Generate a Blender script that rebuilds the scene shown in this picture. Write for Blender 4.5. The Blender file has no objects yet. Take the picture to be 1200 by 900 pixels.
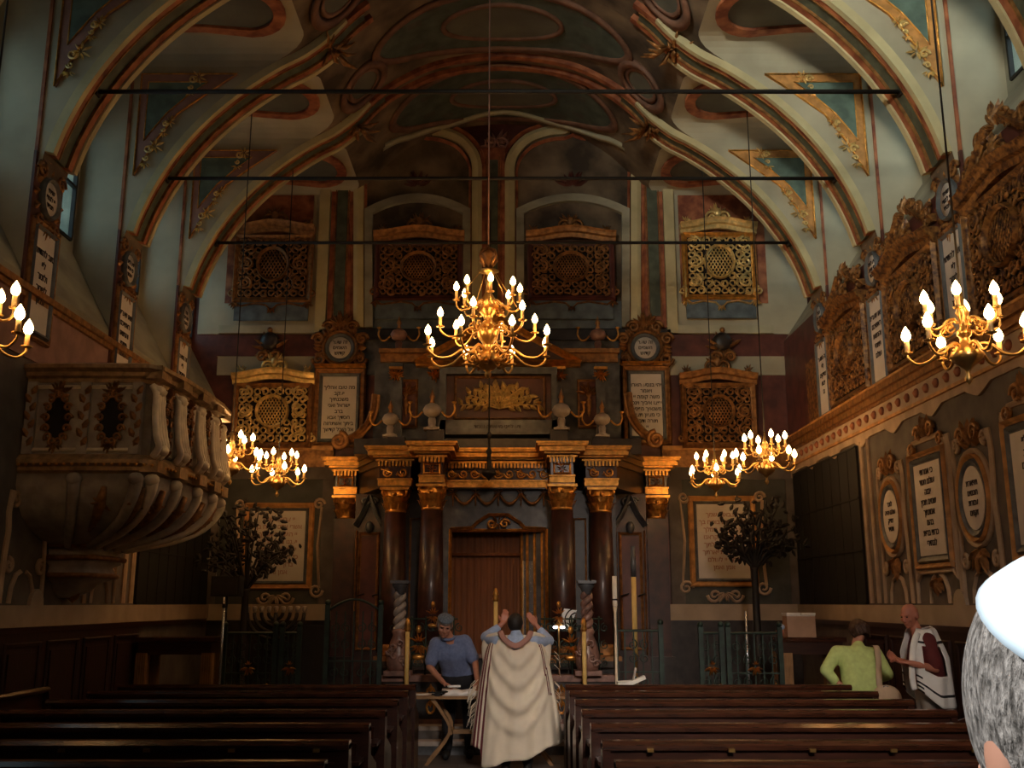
import bpy, math, random
from mathutils import Vector, Matrix
random.seed(7)
C = bpy.context.scene.collection
PI = math.pi
# ---------------------------------------------------------------- camera, world, lights, exposure
F = 1180.0
PITCH = math.atan(257.0 / F)
EYE = 1.8
cam_d = bpy.data.cameras.new('camera'); cam = bpy.data.objects.new('camera', cam_d); C.objects.link(cam)
cam_d.sensor_width = 36.0; cam_d.lens = F * 36.0 / 1200.0
cam_d.clip_start = 0.05
cam.location = (0, 0, EYE); cam.rotation_euler = (PI/2 + PITCH, 0, 0)
bpy.context.scene.camera = cam
S = bpy.context.scene
S.view_settings.view_transform = 'Standard'; S.view_settings.look = 'None'
S.view_settings.gamma = 1; S.view_settings.exposure = 0.0; S.view_settings.use_curve_mapping = False
w = bpy.data.worlds.new('world'); S.world = w; w.use_nodes = True
w.node_tree.nodes['Background'].inputs[0].default_value = (0.62, 0.88, 1.0, 1)
w.node_tree.nodes['Background'].inputs[1].default_value = 0.9
BAY = 2.32
RIBS = [10.25 + BAY*k for k in range(-5, 3)]          # ... 10.25, 12.57, 14.89
BACK = 17.15; FRONT = -2.6
XL = -5.07; XR = 4.78; XC = -0.145
RIBW = 0.29
def area(name, loc, rot, sx, sy, power, col):
    d = bpy.data.lights.new(name, 'AREA'); d.shape = 'RECTANGLE'; d.size = sx; d.size_y = sy
    d.energy = power; d.color = col
    o = bpy.data.objects.new(name, d); C.objects.link(o); o.location = loc; o.rotation_euler = rot
    return o
DAY = (0.98, 1.0, 0.90)
# daylight falling in through the clerestory windows (a rectangle of sky outside each pane)
LEFT_DAY = 1.6; RIGHT_DAY = 7.0
for k in range(len(RIBS)-1):
    ym = (RIBS[k]+RIBS[k+1])/2
    area('sky_light', (XL-0.75, ym, 7.05), (0, -PI/2-0.15, 0), 1.1, 2.1, LEFT_DAY, DAY)
    area('sky_light', (XR+0.75, ym, 7.7), (0, PI/2, 0), 1.1, 2.1, RIGHT_DAY, DAY)
# the tall rear window high in the wall behind the viewer, at the left: its light rakes along the vault onto the right-hand flanks
rw = area('rear_window_light', (-3.7, -2.3, 7.6), (0, 0, 0), 1.3, 1.6, 98.0, (1.0, 0.97, 0.80))
rw.rotation_euler = (Vector((4.0, 11.0, 9.6))-Vector((-3.7, -2.3, 7.6))).to_track_quat('-Z', 'Z').to_euler(); rw.data.spread = math.radians(40)
# added fill lamp without a window: warm rear light onto the people and pew rails
r2 = area('entrance_window_light', (1.6, -2.3, 6.0), (0, 0, 0), 1.4, 1.4, 34.0, (1.0, 0.84, 0.72))
r2.rotation_euler = (Vector((1.6, 11.0, 0.6))-Vector((1.6, -2.3, 6.0))).to_track_quat('-Z', 'Z').to_euler(); r2.data.spread = math.radians(32)
def spot_beam(name, loc, target, energy, size, col):
    d = bpy.data.lights.new(name, 'SPOT'); d.energy = energy; d.spot_size = size; d.spot_blend = 0.3; d.color = col; d.shadow_soft_size = 0.1
    o = bpy.data.objects.new(name, d); C.objects.link(o); o.location = loc
    o.rotation_euler = (Vector(target)-Vector(loc)).to_track_quat('-Z', 'Y').to_euler()
    return o
# narrow spot lamp added at a left window to bleach the bystander's white cap
spot_beam('window_beam', (-5.3, 0.3, 6.9), (0.44, 0.74, 1.78), 4200, math.radians(5), (0.88, 0.96, 1.0))
WARM = (1.0, 0.42, 0.12)

# ---------------------------------------------------------------- pixel -> place helpers (1200 x 900 frame)
cT, sT = math.cos(PITCH), math.sin(PITCH)
def ray(px, py):
    u = (px-600)/F; v = (450-py)/F
    Y = cT - v*sT
    return u/Y, (sT + v*cT)/Y
def at(px, py, Y):
    a, b = ray(px, py); return Vector((a*Y, Y, EYE + b*Y))
def atX(px, py, X):
    a, b = ray(px, py); Y = X/a; return Vector((X, Y, EYE + b*Y))
def bw(px, py, Y=BACK):
    p = at(px, py, Y); return (p.x, p.z)

# ---------------------------------------------------------------- materials
def mat(name, col, rough=0.7, metal=0.0, var=0.25, scale=6.0, bump=0.0, col2=None, emit=None, estr=0.0, stretch=None, detail=4.0, coat=0.0):
    m = bpy.data.materials.new(name); m.use_nodes = True
    nt = m.node_tree; b = nt.nodes['Principled BSDF']
    b.inputs['Roughness'].default_value = rough; b.inputs['Metallic'].default_value = metal
    if coat: b.inputs['Coat Weight'].default_value = coat; b.inputs['Coat Roughness'].default_value = 0.12
    c1 = tuple(c*(1-var) for c in col); c2 = tuple(min(1, c*(1+var)) for c in (col2 or col))
    tc = nt.nodes.new('ShaderNodeTexCoord'); n = nt.nodes.new('ShaderNodeTexNoise')
    n.inputs['Scale'].default_value = scale; n.inputs['Detail'].default_value = detail
    src = tc.outputs['Object']
    if stretch:
        mp = nt.nodes.new('ShaderNodeMapping'); mp.inputs['Scale'].default_value = stretch
        nt.links.new(src, mp.inputs[0]); src = mp.outputs[0]
    nt.links.new(src, n.inputs['Vector'])
    r = nt.nodes.new('ShaderNodeValToRGB')
    r.color_ramp.elements[0].position = 0.35; r.color_ramp.elements[1].position = 0.68
    r.color_ramp.elements[0].color = (*c1, 1); r.color_ramp.elements[1].color = (*c2, 1)
    nt.links.new(n.outputs['Fac'], r.inputs[0]); nt.links.new(r.outputs[0], b.inputs['Base Color'])
    if bump:
        bp = nt.nodes.new('ShaderNodeBump'); bp.inputs['Strength'].default_value = bump; bp.inputs['Distance'].default_value = 0.02
        nt.links.new(n.outputs['Fac'], bp.inputs['Height']); nt.links.new(bp.outputs[0], b.inputs['Normal'])
    if emit:
        b.inputs['Emission Color'].default_value = (*emit, 1); b.inputs['Emission Strength'].default_value = estr
    return m
M = {}
M['plaster'] = mat('plaster', (0.40, 0.37, 0.27), 0.8, var=0.16, scale=1.3, bump=0.1)
M['marbled'] = mat('marbled', (0.30, 0.29, 0.22), 0.7, var=0.3, scale=1.2, stretch=(1, 1, 2.2))
M['pale'] = mat('pale', (0.50, 0.44, 0.25), 0.7, var=0.12, scale=3)
M['pale2'] = mat('pale2', (0.42, 0.40, 0.28), 0.7, var=0.12, scale=3)
M['red'] = mat('red', (0.26, 0.060, 0.025), 0.6, var=0.35, scale=5, col2=(0.34, 0.12, 0.05))
M['redmarble'] = mat('redmarble', (0.10, 0.028, 0.02), 0.45, var=0.4, scale=4)
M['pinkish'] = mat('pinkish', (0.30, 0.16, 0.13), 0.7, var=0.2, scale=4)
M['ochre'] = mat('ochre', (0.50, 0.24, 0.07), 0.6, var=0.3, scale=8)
M['green'] = mat('green', (0.075, 0.09, 0.06), 0.6, var=0.35, scale=6)
M['panelgreen'] = mat('panelgreen', (0.10, 0.15, 0.12), 0.7, var=0.3, scale=5)
M['grey'] = mat('grey', (0.065, 0.068, 0.058), 0.75, var=0.25, scale=4)
M['bluegrey'] = mat('bluegrey', (0.10, 0.13, 0.15), 0.6, var=0.35, scale=5)
M['ceil'] = mat('ceil', (0.075, 0.052, 0.034), 0.8, var=0.45, scale=1.6, col2=(0.15, 0.11, 0.07))
M['ceilgrey'] = mat('ceilgrey', (0.11, 0.11, 0.085), 0.8, var=0.2, scale=2)
M['coffer'] = mat('coffer', (0.065, 0.085, 0.07), 0.8, var=0.3, scale=4)
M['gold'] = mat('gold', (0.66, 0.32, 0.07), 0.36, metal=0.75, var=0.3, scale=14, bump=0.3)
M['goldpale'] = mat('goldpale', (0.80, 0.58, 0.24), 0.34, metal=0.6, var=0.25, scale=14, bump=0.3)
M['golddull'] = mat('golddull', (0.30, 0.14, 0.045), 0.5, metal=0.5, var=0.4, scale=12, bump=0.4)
M['goldworn'] = mat('goldworn', (0.055, 0.018, 0.010), 0.45, metal=0.35, var=0.0, scale=16, bump=0.4, col2=(0.42, 0.20, 0.055), detail=6)
M['brass'] = mat('brass', (0.62, 0.40, 0.14), 0.28, metal=0.9, var=0.2, scale=10)
M['iron'] = mat('iron', (0.02, 0.017, 0.015), 0.6, metal=0.3, var=0.3)
M['irongreen'] = mat('irongreen', (0.018, 0.04, 0.03), 0.5, metal=0.2, var=0.4, scale=10)
M['stucco'] = mat('stucco', (0.46, 0.33, 0.22), 0.75, var=0.18, scale=4, bump=0.15)
M['stuccofield'] = mat('stuccofield', (0.12, 0.10, 0.085), 0.8, var=0.25, scale=4)
M['band'] = mat('band', (0.40, 0.31, 0.22), 0.8, var=0.12, scale=3)
M['plaque'] = mat('plaque', (0.62, 0.57, 0.52), 0.6, var=0.06, scale=5)
M['plaqueframe'] = mat('plaqueframe', (0.10, 0.11, 0.12), 0.5, var=0.3, scale=8)
M['ink'] = mat('ink', (0.035, 0.025, 0.025), 0.8, var=0.1)
M['inkred'] = mat('inkred', (0.38, 0.20, 0.16), 0.8, var=0.1)
M['wood'] = mat('wood', (0.036, 0.010, 0.005), 0.34, var=0.35, scale=5, stretch=(1, 8, 8), coat=0.3)
M['woodtop'] = mat('woodtop', (0.055, 0.018, 0.009), 0.22, var=0.35, scale=5, stretch=(1, 8, 8), coat=0.5)
M['woodpanel'] = mat('woodpanel', (0.030, 0.009, 0.006), 0.5, var=0.35, scale=4, stretch=(6, 6, 1))
M['woodlight'] = mat('woodlight', (0.30, 0.16, 0.06), 0.5, var=0.3, scale=5)
M['marblebrown'] = mat('marblebrown', (0.050, 0.018, 0.013), 0.42, var=0.45, scale=7, coat=0.2)
M['marblegrey'] = mat('marblegrey', (0.085, 0.09, 0.10), 0.35, var=0.45, scale=6)
M['marblepink'] = mat('marblepink', (0.24, 0.13, 0.10), 0.35, var=0.35, scale=9)
M['marblewhite'] = mat('marblewhite', (0.38, 0.33, 0.29), 0.4, var=0.2, scale=8)
M['darkmarble'] = mat('darkmarble', (0.028, 0.022, 0.020), 0.35, var=0.5, scale=6)
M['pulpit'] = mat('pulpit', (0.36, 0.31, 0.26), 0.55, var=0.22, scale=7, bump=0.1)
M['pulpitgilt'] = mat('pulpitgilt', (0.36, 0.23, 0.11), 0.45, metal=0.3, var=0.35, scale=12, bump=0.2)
M['pulpitpale'] = mat('pulpitpale', (0.78, 0.68, 0.52), 0.5, var=0.15, scale=9)  # chandelier light on the pulpit's nave side is put into this paler colour
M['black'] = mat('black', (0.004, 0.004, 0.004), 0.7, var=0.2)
M['void'] = mat('void', (0.010, 0.007, 0.006), 0.9, var=0.2)
M['curtain'] = mat('curtain', (0.22, 0.075, 0.022), 0.65, var=0.2, scale=3, stretch=(8, 8, .6))
M['candle'] = mat('candle', (0.72, 0.50, 0.16), 0.5, var=0.1, emit=(1.0, 0.6, 0.2), estr=0.0)
M['sleeve'] = mat('sleeve', (0.80, 0.55, 0.25), 0.45, var=0.08)
M['ivory'] = mat('ivory', (0.78, 0.74, 0.64), 0.5, var=0.06)
M['white'] = mat('white', (0.86, 0.86, 0.84), 0.6, var=0.05)
M['paper'] = mat('paper', (0.75, 0.72, 0.66), 0.8, var=0.05)
M['cardboard'] = mat('cardboard', (0.42, 0.26, 0.17), 0.8, var=0.1)
M['bulb'] = mat('bulb', (1, 0.85, 0.6), 0.3, var=0.0, emit=(1.0, 0.66, 0.27), estr=22.0)
M['bulb'].cycles.emission_sampling = 'NONE'
M['lampwhite'] = mat('lampwhite', (1, 1, 1), 0.3, var=0.0, emit=(1.0, 0.93, 1.0), estr=4.0)  # glow standing in for flash reflections, no lamp behind it
M['steel'] = mat('steel', (0.55, 0.62, 0.72), 0.25, metal=0.8, var=0.1)
M['floor'] = mat('floor', (0.10, 0.085, 0.075), 0.5, var=0.3, scale=3)
M['floortile'] = mat('floortile', (0.15, 0.13, 0.12), 0.45, var=0.3, scale=3)
M['skin'] = mat('skin', (0.48, 0.22, 0.14), 0.5, var=0.12, scale=9)
M['skinred'] = mat('skinred', (0.50, 0.19, 0.12), 0.45, var=0.12, scale=9)
M['hairblack'] = mat('hairblack', (0.010, 0.007, 0.006), 0.6, var=0.4, scale=60)
M['hairgrey'] = mat('hairgrey', (0.27, 0.22, 0.19), 0.7, var=0.35, scale=60)
M['hairbrown'] = mat('hairbrown', (0.055, 0.025, 0.014), 0.65, var=0.4, scale=60)
M['shirtblue'] = mat('shirtblue', (0.15, 0.20, 0.36), 0.85, var=0.12, scale=30)
M['shirtpale'] = mat('shirtpale', (0.36, 0.46, 0.66), 0.85, var=0.1, scale=30)
M['trousers'] = mat('trousers', (0.012, 0.012, 0.015), 0.85, var=0.2)
M['greycloth'] = mat('greycloth', (0.30, 0.27, 0.25), 0.85, var=0.15)
M['maroon'] = mat('maroon', (0.13, 0.02, 0.02), 0.85, var=0.2)
M['lime'] = mat('lime', (0.55, 0.68, 0.25), 0.9, var=0.08, scale=20)
M['strap'] = mat('strap', (0.55, 0.40, 0.27), 0.7, var=0.1)
M['tallit'] = mat('tallit', (0.80, 0.72, 0.58), 0.85, var=0.06, scale=6)
M['tallitdark'] = mat('tallitdark', (0.16, 0.035, 0.04), 0.85, var=0.1)
M['tallitpink'] = mat('tallitpink', (0.42, 0.22, 0.18), 0.85, var=0.1)
M['kippahblue'] = mat('kippahblue', (0.13, 0.16, 0.20), 0.8, var=0.3, scale=50)
M['satin'] = mat('satin', (0.78, 0.88, 0.95), 0.5, var=0.04)
M['ringpaint'] = mat('ringpaint', (0.17, 0.085, 0.055), 0.7, var=0.3, scale=4)
M['hairfine'] = mat('hairfine', (0.16, 0.125, 0.10), 0.8, var=0.35, scale=90, stretch=(2.2, 2.2, .7), bump=0.9, col2=(0.36, 0.30, 0.26), detail=6)
M['eye'] = mat('eye', (0.03, 0.02, 0.02), 0.2, var=0.0)
def glass_mat():
    m = bpy.data.materials.new('glass'); m.use_nodes = True; nt = m.node_tree
    nt.nodes.remove(nt.nodes['Principled BSDF']); o = nt.nodes['Material Output']
    t = nt.nodes.new('ShaderNodeBsdfTransparent'); t.inputs[0].default_value = (0.9, 0.97, 0.98, 1)
    g = nt.nodes.new('ShaderNodeBsdfGlossy'); g.inputs['Roughness'].default_value = 0.05
    mx = nt.nodes.new('ShaderNodeMixShader'); mx.inputs[0].default_value = 0.06
    nt.links.new(t.outputs[0], mx.inputs[1]); nt.links.new(g.outputs[0], mx.inputs[2]); nt.links.new(mx.outputs[0], o.inputs[0])
    return m
M['glass'] = glass_mat()

# ---------------------------------------------------------------- mesh builder
class MB:
    def __init__(s): s.v = []; s.f = []; s.sm = []; s.mi = []; s.T = None
    def add(s, vs, fs, smooth=False, mi=0):
        o = len(s.v)
        if s.T is not None: vs = [tuple(s.T @ Vector(p)) for p in vs]
        s.v.extend([tuple(p) for p in vs]); s.f.extend([tuple(i+o for i in f) for f in fs])
        s.sm.extend([smooth]*len(fs)); s.mi.extend([mi]*len(fs)); return s
    def box(s, x0, x1, y0, y1, z0, z1, mi=0):
        vs = [(x, y, z) for x in (x0, x1) for y in (y0, y1) for z in (z0, z1)]
        return s.add(vs, [(0,1,3,2), (4,6,7,5), (0,4,5,1), (2,3,7,6), (0,2,6,4), (1,5,7,3)], mi=mi)
    def bar(s, p0, p1, wd, dp, up=(0,0,1), mi=0):
        p0 = Vector(p0); p1 = Vector(p1); d = (p1-p0).normalized(); u = Vector(up)
        if abs(d.dot(u)) > 0.98: u = Vector((0,1,0))
        a = d.cross(u).normalized()*wd/2; b = a.cross(d).normalized()*dp/2
        vs = [p+a*i+b*j for p in (p0, p1) for i in (-1, 1) for j in (-1, 1)]
        return s.add(vs, [(0,1,3,2), (4,6,7,5), (0,4,5,1), (2,3,7,6), (0,2,6,4), (1,5,7,3)], mi=mi)
    def tube(s, pts, r, n=6, closed=False, flat=1.0, mi=0):
        pts = [Vector(p) for p in pts]; m = len(pts)
        rs = r if isinstance(r, (list, tuple)) else [r]*m
        vs = []; ref = None
        for i, p in enumerate(pts):
            if closed: t = pts[(i+1) % m]-pts[(i-1) % m]
            else: t = pts[min(i+1, m-1)]-pts[max(i-1, 0)]
            if t.length < 1e-9: t = Vector((0,0,1))
            t.normalize()
            if ref is None: ref = Vector((0,1,0)) if abs(t.y) < 0.9 else Vector((1,0,0))
            a = t.cross(ref)
            if a.length < 1e-6: a = t.orthogonal()
            a.normalize(); b = a.cross(t).normalized(); ref = b
            for k in range(n):
                q = 2*PI*k/n; vs.append(p + a*(math.cos(q)*rs[i]) + b*(math.sin(q)*rs[i]*flat))
        fs = []
        for i in range(m if closed else m-1):
            for k in range(n):
                j = (i+1) % m
                fs.append((i*n+k, i*n+(k+1) % n, j*n+(k+1) % n, j*n+k))
        if not closed: fs.append(tuple(range(n-1, -1, -1))); fs.append(tuple((m-1)*n+k for k in range(n)))
        return s.add(vs, fs, True, mi)
    def lathe(s, prof, n=12, c=(0,0,0), a0=0, a1=2*PI, sx=1, sy=1, mi=0, smooth=True):
        full = abs(a1-a0-2*PI) < 1e-6; m = n if full else n+1
        vs = []
        for (r, z) in prof:
            for k in range(m):
                q = a0+(a1-a0)*k/n; vs.append((c[0]+r*math.cos(q)*sx, c[1]+r*math.sin(q)*sy, c[2]+z))
        fs = []
        for i in range(len(prof)-1):
            for k in range(n):
                k2 = (k+1) % m; fs.append((i*m+k, i*m+k2, (i+1)*m+k2, (i+1)*m+k))
        if full: fs.append(tuple(range(m-1, -1, -1))); fs.append(tuple((len(prof)-1)*m+k for k in range(m)))
        return s.add(vs, fs, smooth, mi)
    def sphere(s, c, r, n=8, m=6, R=None, mi=0):
        if not isinstance(r, (list, tuple)): r = (r, r, r)
        vs = []; c = Vector(c)
        for i in range(m+1):
            a = PI*i/m
            for k in range(n):
                b = 2*PI*k/n
                p = Vector((r[0]*math.sin(a)*math.cos(b), r[1]*math.sin(a)*math.sin(b), r[2]*math.cos(a)))
                if R is not None: p = R @ p
                vs.append(c+p)
        fs = [(i*n+k, (i+1)*n+k, (i+1)*n+(k+1) % n, i*n+(k+1) % n) for i in range(m) for k in range(n)]
        return s.add(vs, fs, True, mi)
    def capsule(s, p0, p1, r0, r1, n=10, mi=0):
        p0 = Vector(p0); p1 = Vector(p1)
        s.tube([p0, p1], [r0, r1], n, mi=mi); s.sphere(p0, r0, n, 6, mi=mi); s.sphere(p1, r1, n, 6, mi=mi); return s
    def prism(s, poly, y0, y1, mi=0):
        n = len(poly); vs = [(x, y0, z) for x, z in poly]+[(x, y1, z) for x, z in poly]
        fs = [tuple(range(n)), tuple(range(2*n-1, n-1, -1))]+[(i, i+n, (i+1) % n+n, (i+1) % n) for i in range(n)]
        return s.add(vs, fs, mi=mi)
    def sweep(s, path, prof, closed=True, y=0.0, mi=0, smooth=False):
        """path: (x,z) points; prof: (n,y) points, n along the left-hand normal of the path, y added towards the viewer as -y"""
        m = len(path); k = len(prof); vs = []
        P = [Vector((a, b)) for a, b in path]
        for i in range(m):
            if closed: d0 = P[i]-P[i-1]; d1 = P[(i+1) % m]-P[i]
            else:
                d0 = P[i]-P[i-1] if i else P[1]-P[0]; d1 = P[i+1]-P[i] if i < m-1 else d0
            d0 = d0.normalized() if d0.length > 1e-9 else d1.normalized(); d1 = d1.normalized() if d1.length > 1e-9 else d0
            n0 = Vector((-d0.y, d0.x)); n1 = Vector((-d1.y, d1.x)); nn = (n0+n1)
            if nn.length < 1e-6: nn = n0
            nn.normalize(); sc = 1/max(0.45, nn.dot(n0))
            for (a, b) in prof: vs.append((P[i].x+nn.x*a*sc, y-b, P[i].y+nn.y*a*sc))
        fs = []
        for i in range(m if closed else m-1):
            j = (i+1) % m
            for q in range(k-1): fs.append((i*k+q, i*k+q+1, j*k+q+1, j*k+q))
        if not closed: fs.append(tuple(range(k))); fs.append(tuple((m-1)*k+q for q in range(k-1, -1, -1)))
        return s.add(vs, fs, smooth, mi)
    def leaf(s, base, d, ln, wd, y=0.0, lift=0.03, curl=0.0, mi=0):
        """a pointed leaf in the XZ plane with a raised ridge"""
        bx, bz = base; dx, dz = math.cos(d), math.sin(d); nx, nz = -dz, dx
        P = lambda t, w, h: (bx+dx*ln*t+nx*(wd*w+curl*ln*t*t), y-h, bz+dz*ln*t+nz*(wd*w+curl*ln*t*t))
        vs = [P(0,0,0), P(.35,.5,0), P(.75,.35,0), P(1,0,lift*.3), P(.75,-.35,0), P(.35,-.5,0), P(.4,0,lift), P(.75,0,lift*.8)]
        return s.add(vs, [(0,6,1), (1,6,7,2), (2,7,3), (3,7,4), (4,7,6,5), (5,6,0)], mi=mi)
    def scroll(s, c, r, turns=1.4, a0=0.0, sgn=1, th=0.02, y=0.0, n=5, tail=None, mi=0):
        pts = []; rr = []; N = int(10*turns)+2
        for i in range(N+1):
            t = i/N; q = a0+sgn*2*PI*turns*t; rad = r*(1-0.82*t)
            pts.append((c[0]+rad*math.cos(q), y, c[1]+rad*math.sin(q))); rr.append(th*(1-0.35*t))
        if tail: pts = [(tail[0], y, tail[1])]+pts; rr = [th*0.5]+rr
        s.tube(pts, rr, n, mi=mi); return s
    def acanthus(s, c, r, n=9, y=0.0, a0=0, a1=2*PI, wd=0.27, lift=0.05, seed=0, mi=0):
        R = random.Random(seed)
        for k in range(n):
            q = a0+(a1-a0)*(k+0.5)/n; l = r*R.uniform(.75, 1.1)
            s.leaf((c[0]+.1*r*math.cos(q), c[1]+.1*r*math.sin(q)), q, l, l*wd, y, lift, R.uniform(-.2, .2), mi)
        return s
    def build(s, name, mats, parent=None, kind=None):
        me = bpy.data.meshes.new(name); me.from_pydata(s.v, [], s.f); me.validate()
        if not isinstance(mats, (list, tuple)): mats = [mats]
        for m in mats: me.materials.append(M[m] if isinstance(m, str) else m)
        if len(me.polygons) == len(s.sm):
            me.polygons.foreach_set('use_smooth', s.sm); me.polygons.foreach_set('material_index', s.mi)
        me.update()
        o = bpy.data.objects.new(name, me); C.objects.link(o)
        if parent is not None: o.parent = parent
        if kind: o['kind'] = kind
        return o
def tag(o, label, cat, group=None, kind=None):
    o['label'] = label; o['category'] = cat
    if group: o['group'] = group
    if kind: o['kind'] = kind
    return o
def thing(name, label, cat, loc=(0,0,0), rz=0.0, group=None):
    o = bpy.data.objects.new(name, None); C.objects.link(o); o.location = loc; o.rotation_euler = (0, 0, rz)
    return tag(o, label, cat, group)
def dup(o, parent=None):
    c = o.copy(); C.objects.link(c); c.parent = parent
    for ch in list(o.children): dup(ch, c)
    return c
def struct(name, mb, m, parent=None):
    o = mb.build(name, m, parent)
    if parent is None: o['kind'] = 'structure'
    return o
def group_struct(name):
    o = bpy.data.objects.new(name, None); C.objects.link(o); o['kind'] = 'structure'; return o
HEB = None
for fp in ('NotoSansHebrew-Regular.woff2',): pass
def text(lines, size, loc, m, parent, name='inscription', spacing=1.0, rot=(PI/2, 0, 0), ex=0.002, width=None):
    c = bpy.data.curves.new(name, 'FONT')
    c.body = '\n'.join(l[::-1] for l in lines); c.size = size; c.align_x = 'CENTER'; c.align_y = 'CENTER'
    c.extrude = ex; c.space_line = spacing; c.resolution_u = 2; c.offset = size*0.022
    c.materials.append(M[m])
    f = bpy.data.objects.new(name, c); me = bpy.data.meshes.new_from_object(f); bpy.data.objects.remove(f)
    o = bpy.data.objects.new(name, me); C.objects.link(o); o.location = loc; o.rotation_euler = rot; o['kind'] = 'stuff'
    if parent is not None: o.parent = parent
    return o
def circ(cx, cz, rx, rz, n=24, a0=0):
    return [(cx+rx*math.cos(a0+2*PI*k/n), cz+rz*math.sin(a0+2*PI*k/n)) for k in range(n)]
def rect(x0, x1, z0, z1): return [(x0, z0), (x1, z0), (x1, z1), (x0, z1)]
def cr(pts, n=6):
    """Catmull-Rom through points"""
    P = [Vector(p) for p in pts]; out = []
    for i in range(len(P)-1):
        a = P[max(i-1, 0)]; b = P[i]; c = P[i+1]; d = P[min(i+2, len(P)-1)]
        for k in range(n):
            t = k/n
            out.append(0.5*((2*b)+(c-a)*t+(2*a-5*b+4*c-d)*t*t+(3*b-a-3*c+d)*t*t*t))
    out.append(P[-1]); return [tuple(p) for p in out]
MOULD = [(-0.5, 0), (-0.5, .5), (-0.25, 1.0), (0.1, .75), (0.25, .55), (0.5, .45), (0.5, 0)]
def mould(w, d): return [(a*w, b*d) for a, b in MOULD]
# ================================================================ VAULT AND WALLS
VP = [(4.925*math.cos(q), 5.75+3.98*math.sin(q)) for q in [math.radians(5+q) for q in range(0, 55, 4)]]+[(2.36, 9.36), (2.1, 9.66), (1.75, 9.95), (1.2, 10.25), (0.6, 10.40), (0.0, 10.45)]
VC = cr(VP, 4)
def vz(sv):
    sv = abs(sv)
    if sv >= VC[0][0]: return VC[0][1]
    for i in range(len(VC)-1):
        a, b = VC[i], VC[i+1]
        if b[0] <= sv <= a[0]:
            t = (a[0]-sv)/max(1e-9, a[0]-b[0]); return a[1]+(b[1]-a[1])*t
    return VC[-1][1]
def vs_(z):
    if z <= VC[0][1]: return VC[0][0]
    for i in range(len(VC)-1):
        a, b = VC[i], VC[i+1]
        if a[1] <= z <= b[1]:
            t = (z-a[1])/max(1e-9, b[1]-a[1]); return a[0]+(b[0]-a[0])*t
    return 0.0
SOF = 9.15; SIDE_IN = 4.915; PANE = 5.5
ceiling = group_struct('ceiling')
# main vault surface, with the lunettes cut out of its flanks
mb = MB()
def lun(y0, y1):
    """profile of one lunette in (y,z) from the near jamb over the soffit to the far jamb"""
    r = 0.32; zs = [5.2, 6.1, 6.5, 6.9, 7.3, 7.6, 7.9, 8.2, 8.5, SOF-r]; pts = [(y0, z) for z in zs]
    for k in range(1, 6):
        q = PI-PI/2*k/6; pts.append((y0+r+r*math.cos(q), SOF-r+r*math.sin(q)))
    pts.append((y0+r, SOF)); pts.append(((y0+y1)/2, SOF)); pts.append((y1-r, SOF))
    for k in range(1, 6):
        q = PI/2-PI/2*k/6; pts.append((y1-r+r*math.cos(q), SOF-r+r*math.sin(q)))
    pts += [(y1, z) for z in zs[::-1]]
    return pts
edges = [FRONT] + [y for r in RIBS for y in (r-RIBW, r+RIBW)] + [BACK]
bays = []
for i in range(len(RIBS)-1): bays.append((RIBS[i]+RIBW, RIBS[i+1]-RIBW))
bays.append((RIBS[-1]+RIBW, BACK+0.05))
for (y0, y1) in bays:
    pr = [p for p in lun(y0, y1)]
    vs = []; NS = 28
    for (y, z) in pr:
        sg = vs_(z) if z > 6.1 else SIDE_IN
        for k in range(NS+1):
            t = -1+2*k/NS; sv = sg*t
            vs.append((XC+sv, y, vz(sv)))
    fs = [(i*(NS+1)+k, i*(NS+1)+k+1, (i+1)*(NS+1)+k+1, (i+1)*(NS+1)+k) for i in range(9, len(pr)-10) for k in range(NS)]
    mb.add(vs, fs, True)
for y0, y1 in [(FRONT, RIBS[0]+RIBW)]+[(r-RIBW, r+RIBW) for r in RIBS[1:]]:
    vs = []; full = [(-a, b) for a, b in VC[:-1]]+[(a, b) for a, b in reversed(VC)]
    for (sv, z) in full: vs += [(XC+sv, y0, z), (XC+sv, y1, z)]
    mb.add(vs, [(2*i, 2*i+1, 2*i+3, 2*i+2) for i in range(len(full)-1)], True)
mb.build('vault', 'ceil', ceiling)
for (y0, y1) in bays:
    for sd in (-1, 1):
        pr = lun(y0, y1); m2 = MB(); vs = []
        for (y, z) in pr:
            sg = vs_(z) if z > 6.1 else SIDE_IN
            for t in (0, .33, .66, 1): vs.append((XC+sd*(PANE+.05+(sg-PANE-.05)*t), y, z))
        m2.add(vs, [(i*4+k, i*4+k+1, (i+1)*4+k+1, (i+1)*4+k) for i in range(len(pr)-1) for k in range(3)], False)
        m2.build('lunette', 'plaster', ceiling)
# ribs: pale edges, red bands, green centre, gilt lines
def strip(mb, ya, yb, off, s0=4.925, zlo=6.0, th=0.05, smin=0.0, side=0):
    cur = [p for p in VC if p[0] >= smin and p[1] >= 6.48]
    pts = [(a, b) for a, b in cur]
    for sd in ((-1, 1) if side == 0 else (side,)):
        vs = []
        for i, (a, b) in enumerate(pts):
            p = Vector(pts[max(i-1, 0)]); q = Vector(pts[min(i+1, len(pts)-1)]); t = (q-p).normalized()
            nx, nz = -t.y, t.x     # inward normal in (s,z): s decreasing along path
            if nx*(-1)+nz*(-1) < 0: nx, nz = -nx, -nz
            aa, bb = a+nx*off, b+nz*off
            for (o1, y) in ((0, ya), (off, ya), (off, yb), (0, yb)):
                vs.append((XC+sd*(a+nx*o1), y, b+nz*o1))
        n = len(pts)
        mb.add(vs, [(i*4+k, i*4+k+1, (i+1)*4+k+1, (i+1)*4+k) for i in range(n-1) for k in range(3)]+[(0,1,2,3), (4*n-1,4*n-2,4*n-3,4*n-4)], False)
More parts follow.
